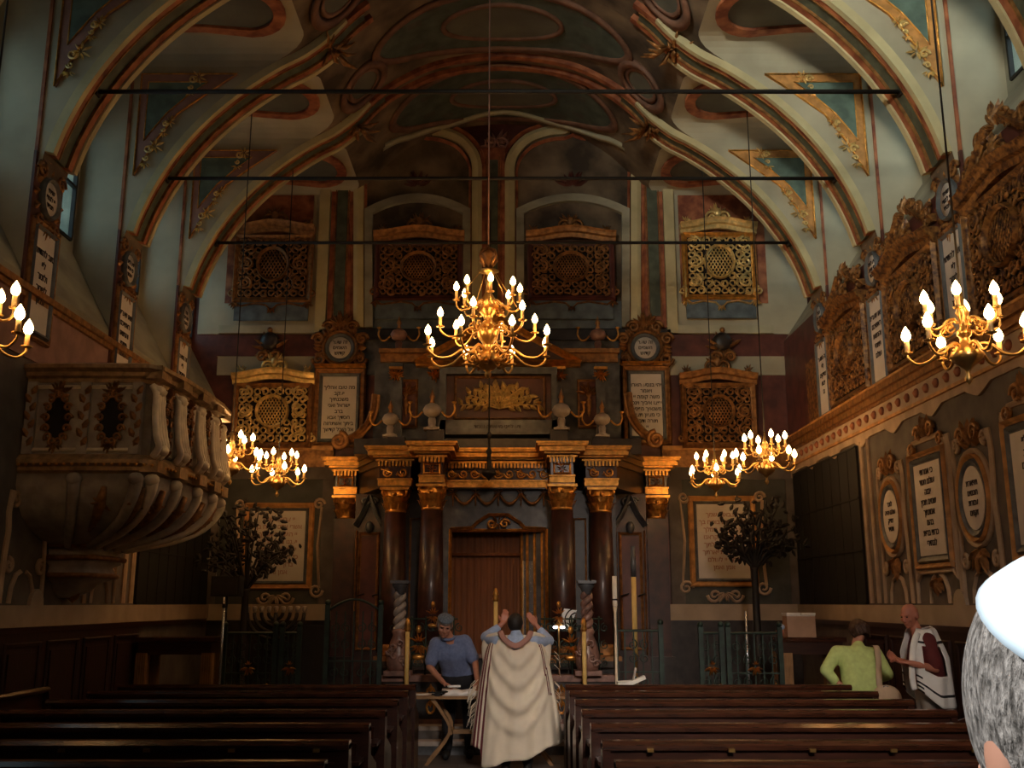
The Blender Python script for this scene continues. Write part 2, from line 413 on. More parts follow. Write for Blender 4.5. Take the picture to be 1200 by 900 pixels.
for (x0, x1, z0, z1) in ((XL-1, XR+1, 10.9, 11.1), (XL-1.0, XL-.75, 9.25, 11), (XR+.75, XR+1.0, 9.25, 11)):
    b = MB(); b.box(x0, x1, FRONT-.3, BACK+.5, z0, z1); b.build('roof', 'iron', ceiling)  # unseen slabs added over the vault to block sky leaking through its seams
for j, r in enumerate(RIBS[1:]):
    rb = MB(); strip(rb, r-0.10, r+0.10, 0.05, smin=1.9); ro = rb.build('rib', 'green', ceiling)
    b = MB(); strip(b, r-0.30, r-0.22, 0.10, smin=2.1); strip(b, r+0.22, r+0.30, 0.10, smin=2.3); b.build('pale_edge', 'pale', ro)
    b = MB(); strip(b, r-0.22, r-0.11, 0.075, smin=1.8 if r < 14 else 0); strip(b, r+0.11, r+0.22, 0.075, smin=1.8 if r < 14 else 0); b.build('red_band', 'red', ro)
    b = MB(); strip(b, r-0.115, r-0.10, 0.085, smin=1.9); strip(b, r+0.10, r+0.115, 0.085, smin=1.9); b.build('gilt_line', 'golddull', ro)
    if r > 9:
        b = MB()
        for sd in (-1, 1):     # gilded clusters where the ribs reach the painted ceiling
            p = Vector((XC+sd*2.35, r, vz(2.35)-0.10))
            for q in range(26):
                R = random.Random(q+int(r*10)); d = Vector((R.uniform(-1,1), R.uniform(-1,1), R.uniform(-.4,.2)))
                b.tube([p+d*.1, p+d*.25+Vector((0,0,-.05)), p+d*.42], [.02, .035, .008], 4)
            b.T = None
        b.build('gilt_cluster', 'golddull', ro, kind='stuff')
# lunette soffit panels (grey oval in a brown frame) and triangular flank panels
for (y0, y1) in bays[3:]:
    for sd in (-1, 1):
        ym = (y0+y1)/2; zf = SOF-0.012
        cx = XC+sd*3.62; L = 1.25; Wd = (y1-y0)/2-0.28
        def blob(k):   # outline in plan: rounded inward end, square outward end
            pts = []
            for q in range(13):
                a = PI/2-PI*q/12; pts.append((cx-sd*(0.35+math.cos(a)*0.55*k), ym+math.sin(a)*Wd*k))
            pts += [(cx+sd*0.25, ym-Wd*k*0.8), (cx+sd*(0.25+0.55*k), ym-Wd*k*0.8), (cx+sd*(0.25+0.55*k), ym+Wd*k*0.8), (cx+sd*0.25, ym+Wd*k*0.8)]
            return pts
        o1 = blob(1.0); o2 = blob(0.72); n = len(o1)
        b = MB(); b.add([(x, y, zf) for x, y in o1]+[(x, y, zf) for x, y in o2]+[(x, y, zf-.05) for x, y in o1]+[(x, y, zf-.05) for x, y in o2],
            [(i+2*n, (i+1) % n+2*n, (i+1) % n+3*n, i+3*n) for i in range(n)]+[(i, (i+1) % n, (i+1) % n+2*n, i+2*n) for i in range(n)]+[(i+n, (i+1) % n+n, (i+1) % n+3*n, i+3*n) for i in range(n)])
        fr = b.build('soffit_frame', 'red', ceiling)
        b = MB(); b.add([(x, y, zf-.01) for x, y in o2], [tuple(range(n))]); b.build('soffit_panel', 'ceilgrey', fr)
        b = MB(); xw = XC+sd*4.90
        b.box(min(xw, xw+sd*.035), max(xw, xw+sd*.035), y1-.025, y1, 6.0, SOF-.05); b.build('corner_line', 'red', ceiling)
        # triangular panel on the far flank, facing the nave entrance
        yf = y1
        for (yy, sg, vis) in ((y1, 1, True), (y0, -1, False)):
            if y1 > 16.5 and vis: continue
            T = [(4.79, 7.25), (4.79, 8.70), (3.52, 8.70), (3.90, 8.42), (4.28, 8.12), (4.55, 7.72)]
            I = [(4.69, 7.74), (4.69, 8.58), (3.90, 8.58), (4.16, 8.38), (4.42, 8.13), (4.60, 7.88)]
            fT = [(XC+sd*a, z) for a, z in T]; fI = [(XC+sd*a, z) for a, z in I]
            yo = yy-sg*0.03
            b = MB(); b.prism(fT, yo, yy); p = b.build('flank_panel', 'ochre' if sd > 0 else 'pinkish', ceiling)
            b = MB(); b.prism(fI, yo-sg*0.012, yo); b.build('green_field', 'panelgreen', p)
            if vis:
                b = MB()
                for poly, w in ((fT, .028), (fI, .022)):
                    b.tube([(x, yo-sg*.01, z) for x, z in poly], w/2, 4, closed=True)
                b.build('gilt_line', 'gold', p)
                b = MB()
                for (a, z, sc) in ((4.62, 7.62, 1.0), (4.1, 8.62, .9), (4.42, 7.98, .7)):
                    c0 = (XC+sd*a, z)
                    b.scroll(c0, .06*sc, 1.2, 0, sd, .018, yo-.02); b.scroll((c0[0]+sd*.02, c0[1]-.13*sc), .04*sc, 1.2, PI, -sd, .014, yo-.02)
                    b.acanthus((c0[0]-sd*.08*sc, c0[1]+.04*sc), .12*sc, 7, yo-.01, seed=int(a*10), lift=.03); b.acanthus((c0[0]+sd*.03*sc, c0[1]-.2*sc), .09*sc, 5, yo-.01, -PI, 0, seed=int(z*10), lift=.03)
                b.build('gilt_scroll', 'goldpale', p)
# painted ceiling: bands, cartouches, coffers lying on the vault
def vp(x, y, off=0.03): return (x, y, vz(x-XC)-off)
def vband(mb, path, wd, off=0.03, closed=False):
    P = [Vector(p) for p in path]; n = len(P); vs = []
    for i in range(n):
        t = (P[(i+1) % n]-P[i-1]) if closed else (P[min(i+1, n-1)]-P[max(i-1, 0)])
        t.normalize(); nx, ny = -t.y, t.x
        for a in (-.5, .5): vs.append(vp(P[i].x+nx*wd*a, P[i].y+ny*wd*a, off))
        for a in (.5, -.5): vs.append(vp(P[i].x+nx*wd*a, P[i].y+ny*wd*a, 0.0))
    fs = [(4*i+k, 4*i+(k+1) % 4, 4*((i+1) % n)+(k+1) % 4, 4*((i+1) % n)+k) for i in range(n if closed else n-1) for k in range(4)]
    mb.add(vs, fs, True)
def varea(mb, pts, off):
    vs = [vp(x, y, off) for x, y in pts]; c = vp(sum(p[0] for p in pts)/len(pts), sum(p[1] for p in pts)/len(pts), off)
    n = len(vs); cx0, cy0 = sum(p[0] for p in pts)/n, sum(p[1] for p in pts)/n; G = []; K = 6
    for k in range(K): t = 1-k/K; G += [vp(cx0+(x-cx0)*t, cy0+(y-cy0)*t, off) for x, y in pts]
    mb.add(G+[c], [(k*n+i, k*n+(i+1) % n, (k+1)*n+(i+1) % n, (k+1)*n+i) for k in range(K-1) for i in range(n)]+[((K-1)*n+i, (K-1)*n+(i+1) % n, K*n) for i in range(n)], True)
for yc, rx, ry in ((15.95, 1.55, 0.75), (13.75, 1.5, 0.62), (11.4, 1.5, 0.62)):
    b = MB(); vband(b, [(XC+1.9*math.cos(a), yc+.92*ry/.75*math.sin(a)) for a in [2*PI*k/40 for k in range(40)]], .12, .05, True); fr = b.build('ceiling_ring', 'ringpaint', ceiling)
    b = MB(); varea(b, [(XC+1.84*math.cos(2*PI*k/32), yc+.86*ry/.75*math.sin(2*PI*k/32)) for k in range(32)], .02); b.build('ring_field', 'coffer', fr)
    b = MB(); varea(b, [(XC+.85*math.cos(2*PI*k/24), yc+.42*math.sin(2*PI*k/24)) for k in range(24)], .04); b.build('sky_panel', 'ceilgrey', fr)
    b = MB(); vband(b, [(XC+.9*math.cos(2*PI*k/24), yc+.46*math.sin(2*PI*k/24)) for k in range(24)], .07, .06, True); b.build('inner_ring', 'ringpaint', fr)
    for sx in (-1, 1):
        for (dx, dy) in ((1.3, .3), (1.3, -.3), (1.0, .55), (1.0, -.55)):
            b = MB(); cx, cy = XC+sx*dx, yc+dy
            varea(b, [(cx+.14*math.cos(PI/4+PI/2*k), cy+.10*math.sin(PI/4+PI/2*k)) for k in range(4)], .035); b.build('coffer', 'grey', ceiling)
for r in RIBS[4:]:
    for sd in (-1, 1):
        cx = XC+sd*2.12; b = MB(); cy = r-0.75
        vband(b, [(cx+.30*math.cos(2*PI*k/20), cy+.42*math.sin(2*PI*k/20)) for k in range(20)], .09, .09, True)
        vband(b, [(cx+.20*math.cos(2*PI*k/20), cy+.30*math.sin(2*PI*k/20)) for k in range(20)], .04, .06, True)
        o = b.build('oval_cartouche', 'ringpaint', ceiling)
        b = MB(); varea(b, [(cx+.2*math.cos(2*PI*k/20), cy+.3*math.sin(2*PI*k/20)) for k in range(20)], .03); b.build('cartouche_field', 'ceilgrey', o)
# wavy band where the vault meets the back wall
b = MB()
wav = []
for k in range(61):
    t = -1+2*k/60; x = XC+t*2.1
    wav.append((x, 16.72+0.12*math.cos(t*2*PI*1.0+PI)-0.35*max(0, abs(t)-.8)*5*.6))
vband(b, wav, .10, .07); b.build('wavy_band', 'pale2', ceiling)

# ---- side walls
def side_wall(side):
    X = XL if side < 0 else XR
    root = group_struct('wall_left' if side < 0 else 'wall_right')
    out = -1 if side < 0 else 1
    m = MB()   # solid wall below the window sills
    m.box(min(X, X+out*0.9), max(X, X+out*0.9), FRONT, BACK+.5, 0, 5.0); m.build('lower_wall', 'stuccofield' , root)
    piers = [(FRONT, RIBS[0]+RIBW)]+[(r-RIBW, r+RIBW) for r in RIBS[1:]]
    for a, b_ in piers:
        m = MB(); m.box(min(X, X+out*.9), max(X, X+out*.60), a+.012, b_-.012, 5.0, 9.6); m.build('pier', 'plaster', root)
    for (y0, y1) in bays:
        zw, zs_, zt_ = (5.15, 6.2, 7.75) if side < 0 else (6.30, 7.15, 8.25)
        if side > 0:
            m = MB(); m.box(X, X+.3, y0, y1, 5.0, zw); m.build('upper_wall', 'redmarble', root)
        m = MB(); xs = XC+out*PANE
        m.add([(X, y0, zw), (X, y1, zw), (xs, y1, zs_), (xs, y0, zs_), (X, y0, 5.0), (X, y1, 5.0), (xs+out*.3, y1, 5.0), (xs+out*.3, y0, 5.0)],
              [(0,1,2,3), (0,4,5,1), (3,2,6,7)]); m.build('sill', 'marbled', root)
        m = MB()   # wall round the pane
        xo = xs+out*0.04
        wy0, wy1, wz0, wz1 = y0+.22, y1-.12, zs_+.13, zt_
        for (a, b_, c, d) in ((y0, y1, 5.9, wz0), (y0, y1, wz1, 9.3), (y0, wy0, wz0, wz1), (wy1, y1, wz0, wz1)):
            m.box(min(xs, xs+out*.15), max(xs, xs+out*.15), a, b_, c, d)
        m.build('window_wall', 'marbled', root)
        win = group_struct('window_%d' % side_wall.n); side_wall.n += 1
        m = MB(); m.box(min(xo, xo+out*.01), max(xo, xo+out*.01), wy0, wy1, wz0, wz1); m.build('pane', 'glass', win)
        m = MB(); w_ = .035
        for zz in (wz0, (wz0+wz1)/2, wz1): m.box(xs-.02, xs+.03, wy0, wy1, zz-w_/2, zz+w_/2)
        for yy in (wy0, (wy0+wy1)/2, wy1): m.box(xs-.02, xs+.03, yy-w_/2, yy+w_/2, wz0, wz1)
        m.build('frame', 'iron', win)
    return root
side_wall.n = 1
wall_left = side_wall(-1); wall_right = side_wall(1)
wf = group_struct('wall_front')
for bx in ((XL-1, -4.5, 0, 11), (-2.9, XR+1, 0, 11), (-4.5, -2.9, 0, 6.6), (-4.5, -2.9, 8.6, 11)):
    m = MB(); m.box(bx[0], bx[1], FRONT-.3, FRONT, bx[2], bx[3]); m.build('wall_piece', 'stuccofield', wf)
floor = MB().box(XL-1, XR+1, FRONT-.3, BACK+.5, -.2, 0).build('floor', 'floor'); floor['kind'] = 'structure'
tile = None
for i in range(4):
    for j in range(7):
        x0 = -1.0+i*.39; y0 = 9.3+j*.4
        if tile is None:
            m = MB(); m.box(-.187, .187, -.19, .19, -.01, .012); tile = m.build('tile', 'floortile', floor); o = tile
        else: o = tile.copy(); C.objects.link(o)
        o.location = (x0+.19, y0+.2, 0)
# raised sanctuary platform with two pale steps
plat = MB(); plat.box(XL, XR, 13.15, BACK, 0, .30); plat = plat.build('trim_1', 'floor'); plat['kind'] = 'structure'
m = MB(); m.box(-4.0, 3.6, 12.9, 13.16, 0, .15); m.build('step', 'marblegrey', plat)
for z, y in ((.15, 12.88), (.30, 13.13)):
    m = MB(); m.box(-4.0, 3.6, y, y+.22, z-.045, z+.01); m.build('step_nosing', 'marblewhite', plat)

# ---- side wall decoration, local frame: x along the wall, -y out of the wall, z up
def wall_frame(side):
    X = XL if side < 0 else XR
    return Matrix.Translation((X, 0, 0)) @ Matrix.Rotation(PI/2 if side < 0 else -PI/2, 4, 'Z')
WL = wall_frame(-1); WR = wall_frame(1)
def lx(side, Y): return Y if side < 0 else -Y
def place(o, side, Y, z, out=0.0):
    X = (XL+out) if side < 0 else (XR-out)
    o.location = (X, Y, z); o.rotation_euler = (0, 0, PI/2 if side < 0 else -PI/2); return o
def wbuild(mb, name, m, side, parent, kind=None):
    o = mb.build(name, m, parent, kind); o.matrix_local = (WL if side < 0 else WR); return o
for side in (-1, 1):
    root = wall_left if side < 0 else wall_right
    # dark wooden dado in panels, pale band above it
    b = MB(); b.box(lx(side, FRONT) if side < 0 else -14, 14 if side < 0 else 2.6, -.03, 0, 0, 1.50); wbuild(b, 'dado', 'woodpanel', side, root)
    b = MB(); b.box(-2.6 if side < 0 else -17, 17 if side < 0 else 2.6, -.05, 0, 1.50, 1.56); wbuild(b, 'dado_cap', 'wood', side, root)
    for k in range(14):
        yc = 1.2+k*.95
        b = MB(); b.sweep(rect(lx(side, yc)-.38, lx(side, yc)+.38, .25, 1.38), mould(.05, .03), y=-.03); b.box(lx(side, yc)-.3, lx(side, yc)+.3, -.045, -.03, .33, 1.3)
        wbuild(b, 'dado_panel', 'woodpanel', side, root)
    b = MB(); b.box(min(lx(side, FRONT), lx(side, BACK)), max(lx(side, FRONT), lx(side, BACK)), -.045, 0, 1.56, 1.78)
    for k in range(8): b.lathe([(.14, -.02), (.14, .02)], 12, (0, 0, 0)) if False else b.prism([(lx(side, 2.2+k*1.16+.6)+.15*math.cos(PI*q/8), 1.78+.17*math.sin(PI*q/8)) for q in range(9)], -.04, 0)
    wbuild(b, 'plinth_band', 'band', side, root)
# cornice with rosettes on the right wall, plain on the left
for side in (1, -1):
    root = wall_right if side > 0 else wall_left
    y0, y1 = -2.0, BACK
    b = MB()
    a0, a1 = sorted((lx(side, y0), lx(side, y1)))
    z = 4.50
    if side > 0:
        for (za, zb, d) in ((4.42, 4.50, .16), (4.34, 4.42, .11), (4.30, 4.34, .07)): b.box(a0, a1, -d, 0, za, zb)
        co = wbuild(b, 'cornice', 'golddull', side, root)
        b = MB(); b.box(a0, a1, -.17, 0, 4.50, 4.53); b.box(a0, a1, -.06, 0, 4.06, 4.10); wbuild(b, 'gilt_edge', 'ochre', side, root)
        b = MB(); b.box(a0, a1, -.05, 0, 4.10, 4.30); wbuild(b, 'rosette_frieze', 'stucco', side, root)
        ros = None
        for k in range(34):
            yy = 7.6+k*.28
            if ros is None:
                bb = MB(); T = Matrix.Rotation(PI/2, 4, 'X'); bb.T = T; bb.lathe([(.055, 0), (.055, .02), (.03, .035), (.012, .05)], 10); ros = bb.build('rosette', 'red', root); o = ros
            else: o = ros.copy(); C.objects.link(o)
            place(o, side, yy, 4.20, .05)
        # scalloped apron below
        b = MB(); path = []
        n = 0; yy = 6.0; pts = [(lx(side, 6.0), 4.06)]
        while yy < 16.9:
            for q in range(13): pts.append((lx(side, yy+1.16*q/12), 3.97-.10*max(0, 1-abs(q-6)/2.5)**.6))
            yy += 1.16
        pts.append((lx(side, yy), 4.06)); b.prism(pts, -.03, 0); wbuild(b, 'apron', 'stucco', side, root)
    else:
        for (za, zb, d) in ((4.95, 5.02, .10), (4.9, 4.95, .06)): b.box(a0, a1, -d, 0, za, zb)
        wbuild(b, 'cornice', 'golddull', side, root)
        b = MB(); b.box(a0, a1, -.02, 0, 4.3, 4.9); wbuild(b, 'red_band', 'pinkish', side, root)
# piers: red field behind tablets, ornaments round the medallions
PLINES = [['ברוך אתה', 'בבאך', 'וברוך', 'אתה', 'בצאתך'], ['טוב להודות', 'ליי', 'ולזמר', 'לשמך', 'עליון'], ['שאו שערים', 'ראשיכם', 'והנשאו', 'פתחי', 'עולם'], ['זה השער', 'ליי', 'צדיקים', 'יבאו', 'בו']]
MLINES = [['זכור', 'את יום', 'השבת'], ['שויתי', 'יי לנגדי', 'תמיד'], ['דע לפני', 'מי אתה', 'עומד']]
ordn = {10.25: 'first', 12.57: 'second', 14.89: 'third', 7.93: 'nearest', 5.61: 'rear'}
def pier_set(side, r, idx):
    root = wall_left if side < 0 else wall_right
    b = MB(); b.box(lx(side, r)-.34, lx(side, r)+.34, -.03, 0, 4.55, 6.50); wbuild(b, 'pier_facing', 'redmarble', side, root)
    sname = 'left' if side < 0 else 'right'
    # tablet
    t = thing('wall_tablet', 'x', 'plaque'); place(t, side, r, 5.14, .03)
    hw = .23
    b = MB(); b.box(-hw, hw, -.03, 0, -.56, .56); b.build('slab', 'plaque', t)
    b = MB(); b.sweep(rect(-hw, hw, -.56, .56), mould(.06, .06)); b.build('frame', 'plaqueframe', t)
    b = MB(); b.sweep(rect(-hw-.05, hw+.05, -.62, .62), mould(.05, .05)); b.build('gilt_frame', 'golddull', t)
    text(PLINES[idx % 4], .10, (0, -.034, .05), 'ink', t, spacing=1.3)
    # medallion
    md = thing('wall_medallion', 'x', 'plaque'); place(md, side, r, 6.08, .03)
    b = MB(); b.T = Matrix.Rotation(PI/2, 4, 'X') @ Matrix.Scale(1.15, 4, (0, 1, 0)); b.lathe([(.165, 0), (.165, .035)], 20); b.build('disc', 'plaque', md)
    b = MB(); b.sweep(circ(0, 0, .18, .205), mould(.06, .07)); b.build('rim', 'plaqueframe', md)
    b = MB()
    for q in range(12):
        a = 2*PI*q/12; b.leaf((.21*math.cos(a), .23*math.sin(a)), a, .13, .1, 0, .05)
    for sx in (-1, 1):
        b.scroll((sx*.22, .25), .1, 1.5, 0 if sx > 0 else PI, sx, .028, -.03); b.scroll((sx*.2, -.3), .09, 1.5, 0 if sx > 0 else PI, -sx, .025, -.03)
        b.scroll((sx*.12, .42), .08, 1.4, 0 if sx > 0 else PI, sx, .025, -.03)
    b.acanthus((0, .33), .24, 7, 0, .2, PI-.2, seed=idx); b.acanthus((0, -.3), .2, 5, 0, -PI+.3, -.3, seed=idx+2)
    b.build('gilt_wreath', 'goldworn', md, kind='stuff')
    text(MLINES[idx % 3], .075, (0, -.038, .0), 'ink', md, spacing=1.1)
    on = {0: 'nearest the viewer', 1: 'at the first tie rod', 2: 'at the second tie rod', 3: 'at the third tie rod'}[idx]
    tag(t, 'tall white inscribed tablet on the %s wall pier %s' % (sname, on), 'plaque', '%s wall pier tablets' % sname)
    tag(md, 'small round inscribed medallion in gilt wreath, %s wall pier %s' % (sname, on), 'plaque', '%s wall pier medallions' % sname)
for side in (-1, 1):
    for i, r in enumerate(RIBS[4:]): pier_set(side, r, i)

# openwork screens -------------------------------------------------
def screen(name, label, wd, ht, mt, frame_m='golddull', crest=True, group=None, seed=0, apron=True, curve=True, cat='screen'):
    """a gilded openwork screen: frame, pierced scroll lattice, oval of diamonds, cornice and crest"""
    t = thing(name, label, cat, group=group)
    b = MB(); b.box(-wd/2, wd/2, -.02, .0, 0, ht); b.build('dark_backing', 'void', t)
    b = MB(); b.sweep(rect(-wd/2, wd/2, 0, ht), mould(.10, .10)); b.build('frame', frame_m, t)
    b = MB(); R = random.Random(seed); cell = .125; y = -.07
    nx = int((wd-.1)/cell); nz = int((ht-.1)/cell); cx = (wd-.1)/nx; cz = (ht-.1)/nz
    ox, oz, orx, orz = 0, ht*.56, wd*.20, ht*.25
    for i in range(nx):
        for j in range(nz):
            px = -wd/2+.05+(i+.5)*cx+(cz*.0); pz = .05+(j+.5)*cz
            if ((px-ox)/(orx+.03))**2+((pz-oz)/(orz+.03))**2 < 1: continue
            sx = -1 if px < 0 else 1
            b.tube([(px+cx*.40*math.cos(q), y, pz+cz*.40*math.sin(q)) for q in [2*PI*k/7+R.random() for k in range(7)]], .017, 4, closed=True)
            if (i+j) % 2: b.scroll((px, pz), cx*.62, 1.1, R.uniform(0, 6.3), sx, .017, y-.01, 4)
    for s_ in (-1, 1):
        for zz in (ht*.56, ht*.25, ht*.86): b.scroll((s_*wd*.36, zz), .12, 1.6, PI/2, s_, .024, y-.02)
    b.build('scroll_lattice', mt, t, kind='stuff')
    b = MB()
    n = 5
    for k in range(-n, n+1):
        for sg in (-1, 1):
            # clipped diagonals
            seg = []
            for q in range(25):
                tt = -1+2*q/24; xx = ox+tt*orx; zz = oz+sg*(tt*orx)*1.7+k*orz*.36
                if ((xx-ox)/orx)**2+((zz-oz)/orz)**2 < 1: seg.append((xx, y, zz))
            if len(seg) > 1: b.tube([seg[0], seg[-1]], .011, 4)
    b.build('diamond_lattice', mt, t, kind='stuff')
    b = MB(); b.sweep(circ(ox, oz, orx+.01, orz+.01, 20), mould(.05, .09), y=-.05); b.build('oval_ring', mt, t)
    # curved cornice
    b = MB(); pts = []
    for k in range(17):
        u = -1+2*k/16; pts.append((u*(wd/2+.07), ht+.10+(.10*math.cos(u*PI)*.5+.05 if curve else 0)))
    b.sweep(pts, [(-.09, 0), (-.09, .08), (-.02, .10), (0, .15), (.05, .17), (.09, .20), (.09, 0)], closed=False, smooth=False); b.build('cornice', mt, t)
    if crest:
        b = MB(); z0 = ht+.2
        b.scroll((-.12, z0+.12), .12, 1.5, 0, 1, .03, -.08); b.scroll((.12, z0+.12), .12, 1.5, PI, -1, .03, -.08)
        b.sphere((0, -.08, z0+.2), (.07, .05, .09)); b.acanthus((0, z0+.15), .22, 7, -.05, .4, PI-.4, seed=seed)
        for s_ in (-1, 1):
            b.scroll((s_*wd*.45, z0+.0), .08, 1.4, PI/2, s_, .025, -.08); b.acanthus((s_*wd*.45, z0+.04), .12, 4, -.05, .5, PI-.5, seed=seed+5)
            b.tube([(s_*.2, -.08, z0+.05), (s_*.3, -.08, z0), (s_*wd*.4, -.08, z0-.03)], [.03, .02, .015], 5)
            b.scroll((s_*(wd/2+.06), .12), .08, 1.4, PI/2, s_, .025, -.06)
        b.build('crest', mt, t, kind='stuff')
    if apron:
        b = MB(); b.box(-wd/2, wd/2, -.04, 0, -.38, -.02); b.build('apron_panel', 'bluegrey', t)
        b = MB(); b.sweep([(-wd/2, -.05), (-wd/2+.1, -.12), (-.3, -.07), (-.1, -.1), (0, -.2), (.1, -.1), (.3, -.07), (wd/2-.1, -.12), (wd/2, -.05)], mould(.03, .05), closed=False, y=-.04)
        b.acanthus((0, -.14), .12, 5, -.05, -PI+.5, -.5, seed=1)
        for s_ in (-1, 1): b.acanthus((s_*wd*.5, -.05), .13, 5, -.05, -PI+.3, -.3, seed=3)
        b.build('apron_trim', mt, t, kind='stuff')
    return t
# gallery screens on the right wall, one per bay
for i in range(3, 7):
    y0, y1 = (RIBS[i]+.42, RIBS[i+1]-.42) if i+1 < len(RIBS) else (0, 0)
    wd = y1-y0
    where = {3: 'mostly beyond the frame', 4: 'before the first tie rod', 5: 'between first and second tie rods', 6: 'between second and third tie rods'}[i]
    s_ = screen('gallery_screen', 'gilded openwork screen on the right gallery wall, %s' % where, wd, 1.10, 'goldworn', 'goldworn', group='gallery screens along the right wall', seed=i, apron=False)
    place(s_, 1, (y0+y1)/2, 4.62, .02)
b = MB(); b.box(-15.9, -15.3, -.02, 0, 4.6, 5.6); wbuild(b, 'gallery_end_panel', 'goldworn', 1, wall_right)
b = MB(); b.box(-BACK, 2, -.012, 0, 4.5, 6.29)
wbuild(b, 'gallery_wall', 'redmarble', 1, wall_right)
for i in range(4, 8):   # carved gilt overdoor ornament between the piers, above each screen
    ym = (RIBS[i-1]+RIBS[i])/2; b = MB(); R = random.Random(i)
    for s_ in (-1, 1):
        pts = [(s_*.15, .35), (s_*.4, .15), (s_*.62, .0), (s_*.78, -.02)]
        b.sweep([(x, z) for x, z in (pts if s_ < 0 else pts[::-1])], mould(.09, .1), closed=False)
        for k in range(5):
            b.scroll((s_*(.2+.12*k), .28-.05*k+R.uniform(-.05, .1)), .09, 1.4, R.random()*6, s_, .026, -.05)
            b.leaf((s_*(.15+.12*k), .22-.04*k), PI/2+R.uniform(-.8, .8), .2, .09, -.02, .05)
    b.acanthus((0, .3), .25, 9, -.03, 0, PI, seed=i)
    o = b.build('gilt_overpiece', 'goldworn', wall_right, kind='stuff'); place(o, 1, ym, 6.05, .02)

# stucco frames with tablets and ovals on the lower walls
LT = [['כי אמרתי', 'עולם חסד', 'יבנה', 'שמים תכין', 'אמונתך', 'בהם', 'כרתי ברית', 'לבחירי'], ['הודו ליי', 'כי טוב', 'כי לעולם', 'חסדו', 'יאמר נא', 'ישראל', 'כי לעולם', 'חסדו'], ['שיר למעלות', 'אשא עיני', 'אל ההרים', 'מאין יבא', 'עזרי', 'עזרי מעם', 'יי עשה', 'שמים וארץ']]
LO = [['לזכר', 'עולם יהיה', 'צדיק', 'תמיד'], ['תפארת', 'חכמים', 'עטרת', 'זקנים'], ['אשרי', 'יושבי', 'ביתך', 'סלה']]
def stucco_bracket(b, x, zb, zt, hw):
    """pale stucco strapwork framing a field of half width hw"""
    for s_ in (-1, 1):
        b.sweep([(x+s_*(hw+.16), 1.80), (x+s_*(hw+.14), zb+.0), (x+s_*(hw+.11), (zb+zt)/2), (x+s_*(hw+.14), zt+.0), (x+s_*(hw+.1), zt+.22)][::1 if s_ < 0 else -1], mould(.055, .04), closed=False)
        b.scroll((x+s_*(hw+.05), zb-.13), .08, 1.4, PI/2, s_, .028, -.02); b.scroll((x+s_*(hw+.03), zt+.15), .08, 1.4, -PI/2, -s_, .028, -.02)
        b.sweep([(x+s_*.26, 1.80), (x+s_*.24, 1.95), (x+s_*.16, 2.08), (x+s_*.06, 2.12)][::1 if s_ < 0 else -1], mould(.045, .035), closed=False)
def lower_tablet(side, Y, idx, where):
    root = wall_left if side < 0 else wall_right; sn = 'left' if side < 0 else 'right'
    t = thing('inscribed_tablet', 'white inscribed tablet in gilt frame, lower %s wall, %s' % (sn, where), 'plaque', group='lower %s wall tablets' % sn)
    place(t, side, Y, 2.85, 0)
    b = MB(); b.box(-.36, .36, -.05, 0, -.52, .52); b.build('slab', 'plaque', t)
    b = MB(); b.sweep(rect(-.40, .40, -.56, .56), mould(.09, .07)); b.build('dark_frame', 'plaqueframe', t)
    b = MB(); b.sweep(rect(-.47, .47, -.64, .64), mould(.06, .08)); b.build('gilt_frame', 'ochre', t)
    b = MB(); b.sweep([(-.54, -.76), (-.46, -.70), (.46, -.70), (.54, -.76), (.52, .72), (.40, .72), (.36, .80), (-.36, .80), (-.40, .72), (-.52, .72)], mould(.055, .05)); b.build('stucco_frame', 'stucco', t)
    b = MB(); b.acanthus((0, .78), .28, 9, -.02, .2, PI-.2, seed=idx); b.acanthus((0, -.76), .2, 7, -.02, -PI+.2, -.2, seed=idx)
    for s_ in (-1, 1): b.scroll((s_*.17, .88), .1, 1.5, 0 if s_ > 0 else PI, s_, .03, -.04); b.scroll((s_*.4, .74), .08, 1.4, 0, s_, .026, -.04)
    b.build('gilt_crest', 'golddull', t, kind='stuff')
    text(LT[idx % 3], .098, (0, -.054, .02), 'ink', t, spacing=1.18)
    b = MB(); stucco_bracket(b, lx(side, Y), 2.3, 3.4, .45); wbuild(b, 'stucco_strapwork', 'stucco', side, root)
def lower_oval(side, Y, idx, where):
    root = wall_left if side < 0 else wall_right; sn = 'left' if side < 0 else 'right'
    t = thing('oval_medallion', 'white inscribed oval medallion in dark rim, lower %s wall, %s' % (sn, where), 'plaque', group='lower %s wall ovals' % sn)
    place(t, side, Y, 2.86, 0)
    b = MB(); b.prism(circ(0, 0, .25, .33, 24), -.04, 0); b.build('disc', 'plaque', t)
    b = MB(); b.sweep(circ(0, 0, .285, .37, 24), mould(.07, .06)); b.build('dark_rim', 'plaqueframe', t)
    b = MB(); b.sweep(circ(0, 0, .335, .435, 24), mould(.045, .07)); b.build('gilt_rim', 'ochre', t)
    b = MB(); b.sweep(circ(0, 0, .385, .49, 24), mould(.05, .05)); b.build('stucco_ring', 'stucco', t)
    b = MB()
    b.acanthus((0, .52), .3, 9, -.02, .1, PI-.1, seed=idx+9); b.acanthus((0, -.5), .26, 7, -.02, -PI+.2, -.2, seed=idx+4)
    for s_ in (-1, 1): b.scroll((s_*.15, .66), .1, 1.5, 0 if s_ > 0 else PI, s_, .03, -.04)
    b.build('gilt_crest', 'golddull', t, kind='stuff')
    text(LO[idx % 3], .085, (0, -.044, 0), 'ink', t, spacing=1.2)
    b = MB(); stucco_bracket(b, lx(side, Y), 2.35, 3.3, .30); wbuild(b, 'stucco_strapwork', 'stucco', side, root)
